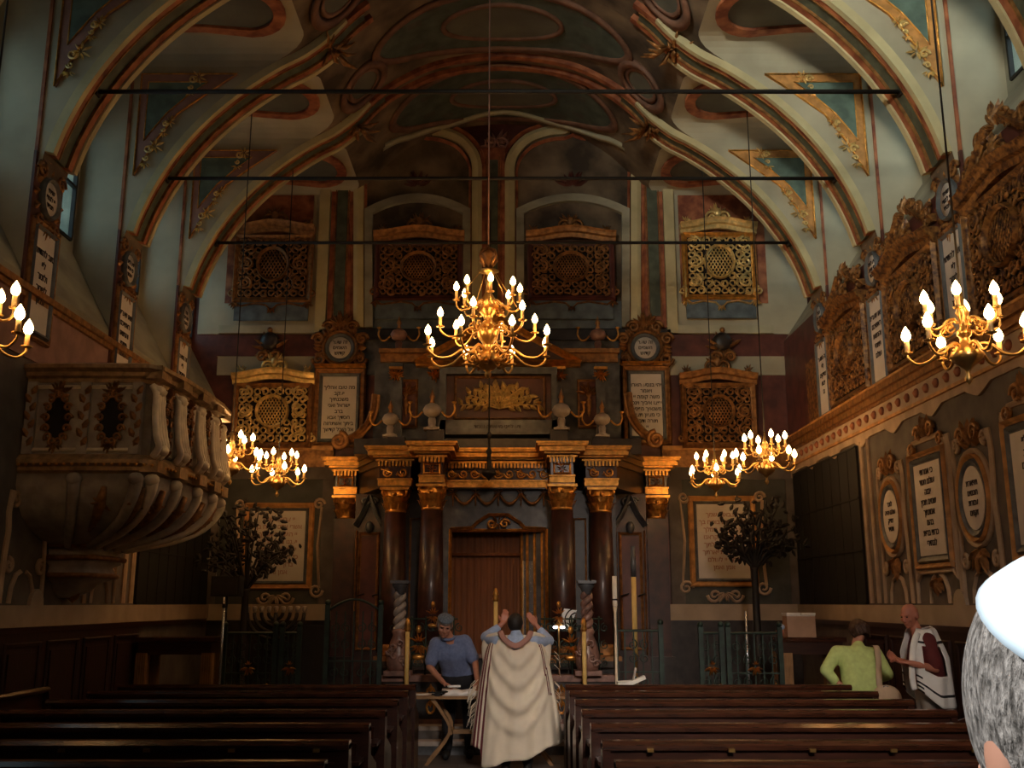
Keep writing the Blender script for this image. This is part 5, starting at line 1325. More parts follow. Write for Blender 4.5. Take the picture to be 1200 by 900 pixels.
# white fan-shaped panel with curved black scroll and two glowing spots standing for flash glints
p = at(655, 735, 13.7); t = thing('parchment_sheet', 'white tilted parchment sheet crossed by black iron scrolls beside the right gilt finial', 'parchment', p)
P = [at(x, y, 13.7)-p for x, y in ((661, 713), (676, 715), (668, 738), (652, 736))]; mb = MB(); mb.prism([(q.x, q.z) for q in P], -.01, .01); mb.build('sheet', 'white', t); mb = MB(); mb.tube([(.12, .03, .15), (.12, .03, .3-p.z)], .012, 5); mb.build('pole', 'iron', t)
mb = MB(); c = at(676, 727, 13.7)-p
for r_ in (.10, .16): mb.tube([(c.x+r_*math.cos(q), -.03, c.z+r_*math.sin(q)) for q in [PI*.55+PI*.9*k/10 for k in range(11)]], .008, 4)
mb.build('iron_scroll', 'iron', t)
t = thing('lamp_pair', 'two small bright white lamps glowing under the right gilt finial', 'lamp', at(655, 735, 13.42))
for s_ in (-1, 1): mb = MB(); mb.sphere((s_*.045, 0, 0), (.034, .02, .02), 8, 6); mb.build('glowing_lamp', 'lampwhite', t)
mb = MB(); mb.tube([(-.05, 0, .0), (0, 0, .1), (.05, 0, 0)], .01, 5); mb.tube([(0, 0, .1), (0, .0, -.62)], .01, 5); mb.build('bracket', 'brass', t)
# bronze trees
def tree(px, pbase, pfork, cx, cy, rx, ry, Y, label, seed):
    base = at(px, pbase, Y); t = thing('bronze_tree', label, 'candelabrum', (base.x, Y, .3), group='bronze trees'); R = random.Random(seed)
    zf = at(px, pfork, Y).z-.3; mb = MB(); mb.lathe([(.2, 0), (.2, .05), (.08, .1), (.06, .5), (.085, .9), (.06, 1.0), (.05, zf-.05), (.07, zf)], 10); mb.build('trunk', 'iron', t)
    c = at(cx, cy, Y); RX = rx/1180*Y; RZ = ry/1180*Y; cx_, cz_ = c.x-base.x, c.z-.3
    lf = MB(); br = MB()
    for k in range(16):
        a = PI*(-.12+1.24*k/15); l = R.uniform(.75, 1.0); tip = Vector((cx_+RX*l*math.cos(a), R.uniform(-.35, .35), cz_-RZ*.35+RZ*1.3*l*max(0, math.sin(a))+R.uniform(-.1, .1)))
        m1 = Vector((0, 0, zf))*.45+tip*.55+Vector((0, 0, .08)); br.tube(cr([(0, 0, zf-.02), tuple(m1), tuple(tip)], 4), [.028, .024, .02, .018, .016, .013, .011, .009, .007], 4)
        for q in range(22):
            s_ = R.uniform(.35, 1.05); p0 = Vector((0, 0, zf)).lerp(tip, s_)+Vector((R.uniform(-.12, .12), R.uniform(-.15, .15), R.uniform(-.02, .16)))
            lf.leaf((p0.x, p0.z), R.uniform(0, 2*PI), R.uniform(.08, .15), R.uniform(.04, .07), p0.y, .02)
    br.build('branches', 'iron', t, 'stuff'); lf.build('leaves', 'iron', t, 'stuff')
    return t
tree(285, 745, 690, 288, 640, 48, 46, 15.6, 'dark bronze tree-shaped candelabrum left of the ark', 4)
tree(888, 745, 665, 886, 628, 50, 42, 15.6, 'dark bronze tree-shaped candelabrum right of the ark before the large tablet', 5)
# big dark nine-branched lamp under the left tablet
p = at(322, 745, 15.9); t = thing('branched_lamp', 'dark nine-branched lamp with a row of pale cups under the left tablet', 'candelabrum', (p.x, 15.9, .3))
ztop = at(322, 718, 15.9).z-.3
mb = MB(); mb.lathe([(.25, 0), (.22, .1), (.06, .2), (.05, ztop-.35), (.03, ztop)], 10); mb.build('stem', 'iron', t)
for k in range(1, 5):
    for s_ in (-1, 1):
        r_ = .11*k; mb = MB(); mb.tube([(s_*r_*math.sin(PI/2*q/6), 0, ztop-r_*.9*math.cos(PI/2*q/6)) for q in range(7)], .03, 5); mb.build('branch', 'iron', t)
for k in range(-4, 5):
    mb = MB(); mb.lathe([(.01, 0), (.035, .03), (.04, .09), (.02, .1)], 8, (k*.11, 0, ztop)); mb.build('cup', 'marblewhite', t)
mb = MB(); mb.box(-.3, .7, .3, .62, 0, ztop-.2); tag(mb.build('dark_cabinet', 'trousers'), 'black cloth-covered stand behind the nine-branched lamp', 'cabinet').location = (p.x, 15.9, .3)
# side tables
def side_table(px0, px1, pt, Y, label):
    x0, x1 = at(px0, pt, Y).x, at(px1, pt, Y).x; zt = at(px0, pt, Y).z; t = thing('side_table', label, 'table', ((x0+x1)/2, Y, .3)); w_ = (x1-x0)/2; H = zt-.3
    mb = MB(); mb.box(-w_, w_, 0, .6, H-.06, H); mb.build('table_top', 'woodtop', t); mb = MB(); mb.box(-w_+.05, w_-.05, .03, .57, H-.22, H-.06); mb.build('apron', 'wood', t)
    for s_ in (-1, 1):
        for yy in (.08, .5):
            mb = MB(); mb.box(s_*(w_-.1)-.07, s_*(w_-.1)+.07, yy-.06, yy+.06, 0, H-.2)
            for k in range(5): mb.box(s_*(w_-.1)-.065+.03*k-.006, s_*(w_-.1)-.065+.03*k+.006, yy-.075, yy-.05, .05, H-.22)
            mb.build('leg', 'woodlight', t)
    return t
side_table(158, 252, 747, 13.7, 'wooden side table with fluted legs under the left dark opening')
side_table(913, 992, 747, 13.7, 'wooden side table with fluted legs carrying the cardboard box')
p = at(942, 746, 13.75); t = thing('cardboard_box', 'pinkish cardboard box on the right side table', 'box', (p.x, 13.95, at(942, 747, 13.7).z+.001))
mb = MB(); w_ = .19; mb.box(-w_, w_, -.12, .12, 0, .27); mb.build('box_body', 'cardboard', t)
mb = MB(); mb.box(-w_-.005, -.005, -.125, .125, .285, .315); mb.box(.005, w_+.005, -.125, .125, .285, .315); mb.box(-w_, w_, -.12, .12, .27, .28); mb.build('lid_flaps', 'ivory', t)
p = at(917, 740, 13.8); t = thing('small_doll_cloth', 'small red and blue bundle at the end of the right side table', 'cloth', (at(917, 740, 13.6).x+.03, 13.85, at(942, 747, 13.7).z)); t.name = 'cloth_bundle'
mb = MB(); mb.sphere((0, 0, .06), (.06, .05, .06)); mb.build('red_cloth', 'skinred', t); mb = MB(); mb.sphere((.03, 0, .13), (.04, .04, .04)); mb.build('blue_cloth', 'shirtpale', t)
# microphone stand and speaker
p = at(263, 745, 13.45); t = thing('microphone_stand', 'shiny metal microphone stand before the left bronze tree', 'stand', (p.x, 13.35, .3))
mb = MB(); mb.tube([(0, 0, 0), (0, 0, at(263, 700, 13.4).z-.3)], .018, 8); mb.build('pole', 'steel', t); mb = MB(); mb.lathe([(.15, 0), (.15, .02), (.03, .05)], 12); mb.build('base', 'iron', t)
mb = MB(); mb.lathe([(.024, 0), (.024, .05)], 8, (0, 0, at(263, 712, 13.4).z-.3)); mb.build('clamp', 'black', t)
p = at(263, 699, 14.5); t = thing('loudspeaker', 'black boxy loudspeaker above the microphone stand', 'speaker', (p.x, 14.5, p.z))
mb = MB(); mb.box(-.20, .20, 0, .25, 0, .28); mb.build('cabinet', 'black', t); mb = MB(); mb.box(-.17, .17, -.01, 0, .03, .25); mb.build('grille', 'iron', t); mb = MB(); mb.tube([(0, .12, 0), (0, .12, .3-p.z)], .02, 6); mb.build('pole', 'black', t)
p = at(875, 743, 14.2); t = thing('metal_rod', 'thin bright metal rod standing below the right bronze tree', 'stand', (p.x, 14.2, .3)); mb = MB(); mb.tube([(0, 0, 0), (0, 0, at(875, 716, 14.2).z-.3)], .018, 8); mb.build('pole', 'steel', t); mb = MB(); mb.lathe([(.12, 0), (.12, .02), (.02, .04)], 10); mb.build('base', 'iron', t)
# ================================================================ TABLE
t = thing('trestle_table', 'folding wooden table on curved crossed legs behind the praying man', 'table', (-.26, 11.95, 0))
mb = MB(); mb.box(-.90, .90, 0, .55, .735, .765); mb.build('table_top', 'woodlight', t)
for s_ in (-1, 1):
    for yy in (.08, .47):
        mb = MB(); pts = cr([(s_*.72, yy, 0), (s_*.45, yy, .36), (s_*.55, yy, .6), (s_*.66, yy, .735)], 4)
        for i in range(len(pts)-1): mb.bar(pts[i], pts[i+1], .035, .05, (0, 1, 0))
        mb.build('leg', 'woodlight', t)
mb = MB(); mb.box(-.45, .45, .25, .29, .33, .38); mb.box(-.46, -.42, .06, .49, .34, .38); mb.box(.42, .46, .06, .49, .34, .38); mb.build('stretcher', 'woodlight', t)
def sheet(name, label, cat, x, y, w_, d_, m, seed, h=.012, thin=.004):
    R = random.Random(seed); mb = MB(); n = 6; vs = []
    for k in range(2):
        for i in range(n+1):
            for j in range(n+1): R2 = random.Random(seed*100+i*9+j); vs.append((-w_/2+w_*i/n, -d_/2+d_*j/n, thin*(1-k)+R2.uniform(0, h)*(1-k)+.001))
    N = (n+1)**2; f = [(i*(n+1)+j, (i+1)*(n+1)+j, (i+1)*(n+1)+j+1, i*(n+1)+j+1) for i in range(n) for j in range(n)]
    fs = f+[tuple(a+N for a in q[::-1]) for q in f]
    for i in range(n): fs += [(i*(n+1), i*(n+1)+N, (i+1)*(n+1)+N, (i+1)*(n+1)), (i*(n+1)+n, (i+1)*(n+1)+n, (i+1)*(n+1)+n+N, i*(n+1)+n+N), (i, i+1, i+1+N, i+N), (n*(n+1)+i, n*(n+1)+i+N, n*(n+1)+i+1+N, n*(n+1)+i+1)]
    mb.add(vs, fs, True); o = mb.build(name, m); o.location = (x, y, .765); return tag(o, label, cat)
sheet('folded_cloth', 'crumpled white folded cloth on the table in front of the blue-shirted man', 'cloth', -.60, 12.14, .42, .30, 'white', 1, .05, .02)
sheet('white_paper', 'flat white paper at the left end of the table', 'paper', -1.0, 12.15, .26, .2, 'paper', 2)
tt = thing('black_strap', 'coiled black leather strap between paper and cloth on the table', 'strap', (-.85, 11.98, .766)); mb = MB(); mb.tube([(.05*math.cos(q)*(1+.1*q), .03*math.sin(q), .01+.003*q) for q in [k*.6 for k in range(24)]], .008, 5); mb.build('coil', 'black', tt); mb = MB(); mb.box(-.03, .03, -.03, .03, 0, .04); mb.build('small_box', 'black', tt)
# ================================================================ PEOPLE
def remesh(o, vx, smooth=1):
    m = o.modifiers.new('remesh', 'REMESH'); m.mode = 'VOXEL'; m.voxel_size = vx; m.use_smooth_shade = True
    if smooth:
        s = o.modifiers.new('smooth', 'SMOOTH'); s.factor = .5; s.iterations = smooth
    return o
def head_geo(mb, T):
    """face towards local -Y"""
    old = mb.T; mb.T = T
    mb.sphere((0, .01, .01), (.077, .097, .092), 16, 12); mb.sphere((0, -.025, -.055), (.060, .068, .078), 14, 10); mb.sphere((0, -.066, -.105), (.027, .022, .02), 8, 6)
    mb.tube([(0, -.088, .01), (0, -.105, -.015), (0, -.112, -.035)], [.010, .014, .018], 8); mb.sphere((0, -.107, -.038), (.019, .014, .011), 8, 6)
    for s_ in (-1, 1):
        mb.sphere((s_*.031, -.083, .018), (.026, .012, .009), 8, 6); mb.sphere((s_*.040, -.066, -.035), (.025, .022, .02), 8, 6)
        mb.sphere((s_*.079, .012, -.02), (.012, .024, .034), 8, 6)
    mb.sphere((0, -.088, -.069), (.024, .011, .006), 8, 6); mb.sphere((0, -.086, -.079), (.020, .011, .007), 8, 6)
    mb.T = old
def eyes(T, parent):
    mb = MB(); mb.T = T
    for s_ in (-1, 1): mb.sphere((s_*.031, -.082, -.001), (.012, .008, .006), 8, 6)
    mb.build('eyes', 'eye', parent)
def hand_geo(mb, wrist, d, n, side, curl=.35, sc=1.0):
    """wrist, direction, palm normal, side towards the thumb"""
    w_ = Vector(wrist); d = Vector(d).normalized(); n = Vector(n); n = (n-d*n.dot(d)).normalized(); s_ = d.cross(n).normalized()*side
    for k in range(5):
        o = s_*(.036*sc-.018*sc*k*1.0); mb.capsule(w_+d*.012*sc+o*.55, w_+d*.085*sc+o, .015*sc, .013*sc, 8)
    for k in range(4):
        b = w_+d*.085*sc+s_*(.031-.0205*k)*sc; L = (.075, .083, .077, .060)[k]*sc; dd = d.copy()
        for q in range(3):
            dd = (dd+n*curl*(.6+.5*q)).normalized(); e = b+dd*L*(.45, .32, .26)[q]; mb.capsule(b, e, (.0095-.0008*q)*sc, (.0088-.0008*q)*sc, 7); b = e
    b = w_+d*.025*sc+s_*.03*sc; e = b+(d*.65+s_*.8+n*.25).normalized()*.04*sc; mb.capsule(b, e, .014*sc, .011*sc, 7); e2 = e+(d*.9+s_*.25+n*.4).normalized()*.032*sc; mb.capsule(e, e2, .011*sc, .009*sc, 7)
def limb(mb, pts, rs, n=12):
    for i in range(len(pts)-1): mb.capsule(pts[i], pts[i+1], rs[i], rs[i+1], n)
def torso(mb, pel, ch, neck, sl, sr, k=1.0):
    pel, ch, neck, sl, sr = map(Vector, (pel, ch, neck, sl, sr)); ax = (sr-sl).normalized()
    mb.capsule(pel-ax*.08, pel+ax*.08, .125*k, .125*k, 14); mb.capsule(pel, ch, .135*k, .15*k, 14)
    mb.capsule(pel-ax*.06, ch-ax*.09, .115*k, .125*k, 14); mb.capsule(pel+ax*.06, ch+ax*.09, .115*k, .125*k, 14)
    mb.capsule(ch-ax*.09, ch+ax*.09, .13*k, .13*k, 14); mb.capsule(sl, sr, .065*k, .065*k, 12); mb.capsule(ch, neck, .12*k, .06, 12); mb.capsule(sl, ch, .07*k, .11*k, 12); mb.capsule(sr, ch, .07*k, .11*k, 12)
def person(label, pel, ch, neck, head, sl, sr, armL, armR, legL, legR, headT, hands, skin='skin', group=None, k=1.0, loc=None):
    base = Vector(((legL[-1][0]+legR[-1][0])/2, (legL[-1][1]+legR[-1][1])/2, min(legL[-1][2], legR[-1][2])-.05))
    t = thing('person', label, 'person', base, group=group)
    inv = Matrix.Translation(-base); t['b'] = 0; del t['b']
    mb = MB(); mb.T = inv; torso(mb, pel, ch, neck, sl, sr, .86*k)
    hv = Vector(head); mb.capsule(neck, tuple(hv+(headT.to_3x3() @ Vector((0, .015, -.05)))), .058, .052, 12)
    for a, s_ in ((armL, sl), (armR, sr)): limb(mb, [s_, a[0], a[1]], [.05*k, .042*k, .028], 12)
    for l in (legL, legR):
        limb(mb, [l[0], l[1], l[2]], [.085*k, .055, .038], 12)
    head_geo(mb, inv @ headT)
    for h in hands: hand_geo(mb, *h)
    o = mb.build('body', skin, t); remesh(o, .0075, 2)
    eyes(inv @ headT, t)
    return t, inv
def HT(p, yaw, pitch, roll=0, s=1.0): return Matrix.Translation(p) @ Matrix.Rotation(yaw, 4, 'Z') @ Matrix.Rotation(roll, 4, 'Y') @ Matrix.Rotation(pitch, 4, 'X') @ Matrix.Scale(s, 4)
def garment(name, m, t, inv, segs, vx=.014, sm=4, parent=None):
    mb = MB(); mb.T = inv
    for s_ in segs: mb.capsule(*s_, 14)
    o = mb.build(name, m, parent or t); remesh(o, vx, sm); return o
def hair_cap(name, m, T, t, inv, rad=(.083, .103, .098), zcut=-.01, front=-.055, back=-.09, jit=1):
    """hair following the skull: shell of the skull sphere without the face"""
    mb = MB(); mb.T = inv @ T; n, k = (20, 14) if jit else (40, 28); vs = []; keep = []
    R = random.Random(3)
    for i in range(k+1):
        a = PI*i/k
        for j in range(n):
            b_ = 2*PI*j/n; rr = 1+R.uniform(-.012, .025)*jit
            vs.append((rad[0]*rr*math.sin(a)*math.cos(b_), .01+rad[1]*rr*math.sin(a)*math.sin(b_), .012+rad[2]*rr*math.cos(a)))
    fs = []
    for i in range(k):
        for j in range(n):
            q = [vs[i*n+j], vs[(i+1)*n+j], vs[(i+1)*n+(j+1) % n], vs[i*n+(j+1) % n]]
            cx, cy, cz = [sum(p[d] for p in q)/4 for d in range(3)]
            lim = zcut+.045 if cy < front else (zcut-.035 if cy < .02 else back)
            if cz > lim: fs.append((i*n+j, (i+1)*n+j, (i+1)*n+(j+1) % n, i*n+(j+1) % n))
    mb.add(vs, fs, True); o = mb.build(name, m, t)
    s = o.modifiers.new('solid', 'SOLIDIFY'); s.thickness = .012; s.offset = -.5; return o
def kippah(m, T, t, inv, ang=.85, rad=.105, tilt=.3, off=(0, .02, .02), trim=None):
    mb = MB(); mb.T = inv @ T @ Matrix.Translation(off) @ Matrix.Rotation(-tilt, 4, 'X')
    prof = [(rad*math.sin(ang*k/14), rad*math.cos(ang*k/14)) for k in range(14, -1, -1)]; prof[-1] = (.001, rad)
    mb.lathe(prof, 40); return mb.build('skullcap', m, t)
# --- man in blue shirt, facing the viewer behind the table
T = HT((-.80, 12.31, 1.56), .15, .55, .10, 1.13)
A1 = dict(pel=(-.64, 12.68, .95), ch=(-.70, 12.55, 1.22), neck=(-.77, 12.44, 1.42), head=(-.80, 12.33, 1.555), sl=(-.92, 12.50, 1.33), sr=(-.56, 12.50, 1.36))
L = [(-.98, 12.42, 1.06), (-.80, 12.20, .90)]; Rr = [(-.44, 12.44, 1.11), (-.40, 12.20, .90)]
t, inv = person('man in light blue short-sleeved shirt and grey cap bending over the table', A1['pel'], A1['ch'], A1['neck'], A1['head'], A1['sl'], A1['sr'], L, Rr, [(-.74, 12.68, .88), (-.76, 12.62, .48), (-.78, 12.66, .09)], [(-.54, 12.70, .88), (-.52, 12.68, .48), (-.50, 12.72, .09)], T,
    [(L[1], (.8, -.45, -.35), (0, -.2, -1), -1, .45), (Rr[1], (-.1, -.6, -.5), (0, -.3, -1), 1, .3)], 'skin')
mb = MB(); mb.T = inv; torso(mb, (-.645, 12.68, 1.0), A1['ch'], (-.765, 12.46, 1.37), (-.90, 12.50, 1.33), (-.57, 12.50, 1.36), 1.12)
mb.capsule((-.915, 12.50, 1.325), (-.965, 12.45, 1.12), .082, .078, 14); mb.capsule((-.56, 12.50, 1.345), (-.47, 12.46, 1.16), .082, .076, 14)
sh = mb.build('shirt', 'shirtblue', t); remesh(sh, .012, 4)
mb = MB(); mb.T = inv; mb.tube([(-.77+.075*math.cos(q), 12.44+.07*math.sin(q), 1.40+.025*math.sin(q)) for q in [2*PI*k/14 for k in range(14)]], .018, 6, closed=True); mb.build('collar', 'shirtblue', t)
garment('trousers', 'trousers', t, inv, [((-.64, 12.68, .98), (-.64, 12.68, .90), .135, .15), ((-.74, 12.68, .88), (-.76, 12.62, .48), .10, .08), ((-.76, 12.62, .48), (-.78, 12.66, .12), .08, .068), ((-.54, 12.70, .88), (-.52, 12.68, .48), .10, .08), ((-.52, 12.68, .48), (-.50, 12.72, .12), .08, .068), ((-.73, 12.68, .92), (-.55, 12.68, .92), .13, .13)])
for x, y in ((-.78, 12.62), (-.50, 12.68)): mb = MB(); mb.T = inv; mb.capsule((x, y+.05, .06), (x, y-.14, .045), .05, .042); mb.build('shoe', 'black', t)
hair_cap('hair', 'hairgrey', T, t, inv); kippah('kippahblue', T, t, inv, .95, .106, -.15, (0, .0, .012))
ph = thing('white_phone', 'small white object held by the blue-shirted man over the table', 'phone', (-.67, 12.10, .865), .3); mb = MB(); mb.box(-.07, .07, -.035, .035, -.01, .01); mb.build('body', 'white', ph)
# --- man in prayer shawl seen from behind
T = HT((.04, 11.66, 1.575), PI-.15, .05, 0, 1.0)
pel, ch, neck = (.05, 11.62, .95), (.045, 11.62, 1.24), (.045, 11.63, 1.45)
sl, sr = (-.15, 11.62, 1.38), (.24, 11.62, 1.38)
L = [(-.30, 11.86, 1.42), (-.10, 11.90, 1.58)]; Rr = [(.42, 11.86, 1.38), (.27, 11.86, 1.56)]
t, inv = person('man in white striped prayer shawl seen from behind with raised arms', pel, ch, neck, (.04, 11.66, 1.575), sl, sr, L, Rr, [(-.05, 11.62, .88), (-.06, 11.62, .48), (-.07, 11.6, .09)], [(.15, 11.62, .88), (.16, 11.62, .48), (.17, 11.6, .09)], T,
    [(L[1], (.2, .2, .9), (0, 1, 0), 1, .25), (Rr[1], (-.55, -.05, .8), (-.3, .9, -.2), -1, .25)], 'skinred')
hair_cap('hair', 'hairblack', T, t, inv, (.086, .106, .103), -.02, -.05, -.10)
garment('shirt', 'shirtpale', t, inv, [((.045, 11.63, 1.0), (.045, 11.62, 1.26), .14, .15), (sl, sr, .075, .075), (sl, (-.295, 11.855, 1.42), .078, .068), ((-.295, 11.855, 1.42), (-.17, 11.89, 1.52), .066, .048), (sr, (.415, 11.855, 1.385), .078, .068), ((.415, 11.855, 1.385), (.33, 11.86, 1.49), .066, .048), ((.045, 11.63, 1.36), (.045, 11.63, 1.46), .10, .068)], .012, 4)
garment('trousers', 'trousers', t, inv, [((.0, 11.62, .92), (.10, 11.62, .92), .13, .13), ((-.05, 11.62, .88), (-.07, 11.60, .12), .10, .065), ((.15, 11.62, .88), (.17, 11.6, .12), .10, .065)])
for x in (-.07, .17): mb = MB(); mb.T = inv; mb.capsule((x, 11.57, .055), (x, 11.76, .045), .05, .042); mb.build('shoe', 'black', t)
def lerp(a, b_, q): return a+(b_-a)*q
def shawl_back():
    mb = MB(); NU, NV = 64, 44; vs = []; mi = []
    for j in range(NV+1):
        v = j/NV
        for i in range(NU+1):
            u = -1+2*i/NU
            top = 1.475-.15*abs(u)**1.3; 
            if abs(u) < .22: top -= .07*(1-(abs(u)/.22)**2)
            bot = lerp(.10, .36, max(0, (u+.3)/1.3)**1.0) if u > -.62 else .27
            if u < -.62: bot = .27
            z = lerp(top, bot, v)
            hw = lerp(.31, .50, v**.7); cx = lerp(.04, .05, v)
            x = cx+hw*math.sin(u*1.42)/math.sin(1.42)
            dep = lerp(.17, .30, v)*math.cos(u*1.42)+ .02
            y = 11.66-dep
            if v < .12: y += (0.12-v)*1.0*(1-abs(u)*.4)
            fold = .016*math.sin(u*13+1.2*math.sin(v*3))*min(1, v*2)+.012*math.sin(u*27+v*4)*v
            # hanging swags in the middle of the back
            sw = 0
            for (dz, am) in ((.20, .055), (.38, .065), (.58, .075), (.76, .05)):
                c = v-dz+.34*(u-.05)**2*2.2; sw += am*math.exp(-(c/.045)**2)*max(0, 1-(abs(u-.02)/.72)**2)
            y -= fold+sw
            z -= .02*math.sin(u*9)*v
            if abs(u) > .9: y += .05*(abs(u)-.9)*10*.6
            vs.append((x, y, z))
    fs = []
    for j in range(NV):
        for i in range(NU):
            fs.append((j*(NU+1)+i, j*(NU+1)+i+1, (j+1)*(NU+1)+i+1, (j+1)*(NU+1)+i))
            u = -1+2*(i+.5)/NU; v = (j+.5)/NV; m = 0
            for a, c in ((-.94, -.90), (-.86, -.79), (-.74, -.70), (-.64, -.60)):
                if a < u < c: m = 1
            ur = u-.12*v
            for a, c in ((.60, .635), (.67, .705)):
                if a < ur < c and v < .52: m = 1
            mi.append(m)
    o = len(mb.v); mb.T = inv; mb.add(vs, fs, True); mb.mi = mi
    ob = mb.build('prayer_shawl', ['tallit', 'tallitdark'], t); s = ob.modifiers.new('solid', 'SOLIDIFY'); s.thickness = .006
    return ob
shawl = shawl_back()
mb = MB(); mb.T = inv     # shawl parts thrown over both upper arms
for (s_, e) in ((-1, (-.27, 11.76, 1.38)), (1, (.37, 11.76, 1.36))):
    x0 = -.14 if s_ < 0 else .22
    mb.tube(cr([(x0, 11.58, 1.46), ((x0+e[0])/2, 11.66, 1.42), e, (e[0]+s_*.02, 11.78, 1.28), (e[0]-s_*.01, 11.72, 1.0), (e[0]-s_*.0, 11.7, .7)], 4), [.03, .04, .045, .05, .055, .06, .062, .062, .062, .064, .066, .066, .064, .064, .064, .06, .06, .055, .05, .045, .04], 10, flat=.5)
mb.build('shawl_sides', 'tallit', shawl)
mb = MB(); mb.T = inv
for k in range(44):
    R = random.Random(k); s_ = -1 if k % 4 else 1
    a = Vector((-.40+R.uniform(-.03, .03), 11.6, R.uniform(.55, 1.0))) if s_ < 0 else Vector((.47, 11.62, R.uniform(.6, 1.35)))
    mb.tube([a, a+Vector((s_*.05, 0, -.05)), a+Vector((s_*.07, 0, -.13))], .0035, 3)
mb.build('fringe', 'tallit', shawl, 'stuff')
mb = MB(); mb.T = inv
pts = cr([(-.13, 11.56, 1.49), (-.10, 11.47, 1.43), (-.03, 11.44, 1.37), (.04, 11.43, 1.345), (.11, 11.44, 1.37), (.18, 11.47, 1.43), (.21, 11.56, 1.49)], 4)
mb.tube(pts, .032, 8, flat=.6); mb.build('collar_band', 'tallitpink', shawl)
# --- woman in lime cardigan, bowed, seen from behind
T = HT((3.96, 11.86, 1.50), PI+.2, .55, 0, 1.0)
pel, ch, neck = (3.88, 11.60, .95), (3.88, 11.70, 1.18), (3.92, 11.80, 1.36)
sl, sr = (3.66, 11.72, 1.26), (4.10, 11.74, 1.24)
L = [(3.48, 11.66, 1.06), (3.66, 11.60, .90)]; Rr = [(4.24, 11.74, 1.0), (4.2, 11.95, .95)]
t, inv = person('brown-haired woman in lime green cardigan seen from behind at the right pews', pel, ch, neck, (3.96, 11.86, 1.50), sl, sr, L, Rr, [(3.80, 11.62, .86), (3.79, 11.6, .46), (3.78, 11.62, .09)], [(3.96, 11.62, .86), (3.97, 11.6, .46), (3.98, 11.62, .09)], T,
    [(L[1], (.9, -.1, -.3), (0, 1, -.1), 1, .3), (Rr[1], (0, .8, -.3), (-1, 0, 0), 1, .4)], 'skin', k=.92)
garment('cardigan', 'lime', t, inv, [((3.80, 11.60, .92), (3.80, 11.70, 1.18), .14, .135), ((3.96, 11.60, .92), (3.96, 11.70, 1.18), .14, .135), ((3.88, 11.60, .86), (3.88, 11.70, 1.18), .15, .14), (sl, sr, .08, .08), (sl, (3.50, 11.66, 1.07), .078, .066), ((3.50, 11.66, 1.07), (3.58, 11.63, .97), .064, .056), (sr, (4.22, 11.74, 1.02), .078, .066), ((4.22, 11.74, 1.02), (4.21, 11.87, .98), .064, .056), ((3.89, 11.71, 1.22), (3.92, 11.78, 1.33), .13, .07), ((3.82, 11.71, 1.2), (3.72, 11.71, 1.24), .12, .10), ((3.96, 11.71, 1.2), (4.05, 11.73, 1.22), .12, .10)])
garment('skirt', 'trousers', t, inv, [((3.80, 11.60, .85), (3.78, 11.6, .4), .13, .12), ((3.96, 11.60, .85), (3.98, 11.6, .4), .13, .12)])
hair_cap('hair', 'hairbrown', T, t, inv, (.095, .115, .11), -.03, -.06, -.12)
mb = MB(); mb.T = inv @ T
for k in range(40):
    R = random.Random(k); a = R.uniform(0, PI); mb.tube([(.08*math.cos(a), .02+.09*math.sin(a), .05), (.1*math.cos(a), .02+.11*math.sin(a), -.02), (.09*math.cos(a), .02+.1*math.sin(a), -.11)], [.02, .022, .008], 5)
mb.build('hair_locks', 'hairbrown', t, 'stuff')
for x in (3.78, 3.98): mb = MB(); mb.T = inv; mb.capsule((x, 11.6, .05), (x, 11.76, .04), .042, .036); mb.build('shoe', 'black', t)
mb_t = thing('shoulder_bag', 'beige shoulder bag with wide strap across the back of the woman in lime', 'bag', (4.06, 11.50, .88))
mb = MB(); mb.T = Matrix.Translation((-4.06, -11.50, -.88))
pp = cr([(4.06, 11.72, 1.335), (4.07, 11.62, 1.33), (4.06, 11.555, 1.22), (4.04, 11.51, 1.08), (4.02, 11.47, .95), (4.03, 11.46, .86)], 4)
vs = []
for p in pp: vs += [(p[0]-.032, p[1], p[2]), (p[0]+.032, p[1], p[2]), (p[0]+.032, p[1]-.006, p[2]), (p[0]-.032, p[1]-.006, p[2])]
mb.add(vs, [(4*i+k, 4*i+(k+1) % 4, 4*i+4+(k+1) % 4, 4*i+4+k) for i in range(len(pp)-1) for k in range(4)], True); mb.build('strap', 'strap', mb_t)
mb = MB(); mb.sphere((.03, -.03, -.10), (.17, .07, .15), 14, 10); mb.build('pouch', 'strap', mb_t)
mb = MB(); mb.tube([(.02+.03*math.cos(q), -.06, .02+.02*math.sin(q)) for q in [2*PI*k/10 for k in range(10)]], .006, 5, closed=True); mb.build('buckle', 'steel', mb_t)
# --- bald man in prayer shawl at right
T = HT((4.23, 11.0, 1.685), -PI/2+.55, .32, 0, 1.06)
pel, ch, neck = (4.38, 11.0, .92), (4.37, 11.0, 1.25), (4.30, 11.0, 1.50)
sl, sr = (4.34, 10.84, 1.42), (4.36, 11.17, 1.42)
L = [(4.36, 10.76, 1.14), (4.10, 10.76, 1.20)]; Rr = [(4.30, 11.2, 1.15), (4.06, 11.02, 1.22)]
t, inv = person('bald man in maroon shirt and white prayer shawl standing by the right wall', pel, ch, neck, (4.23, 11.0, 1.685), sl, sr, L, Rr, [(4.37, 10.92, .86), (4.36, 10.92, .46), (4.37, 10.92, .09)], [(4.37, 11.10, .86), (4.36, 11.10, .46), (4.37, 11.1, .09)], T,
    [(L[1], (-.8, .5, .1), (0, 0, 1), 1, .5), (Rr[1], (-.6, -.2, .4), (.1, -.8, .2), -1, .45)], 'skinred', k=1.05)
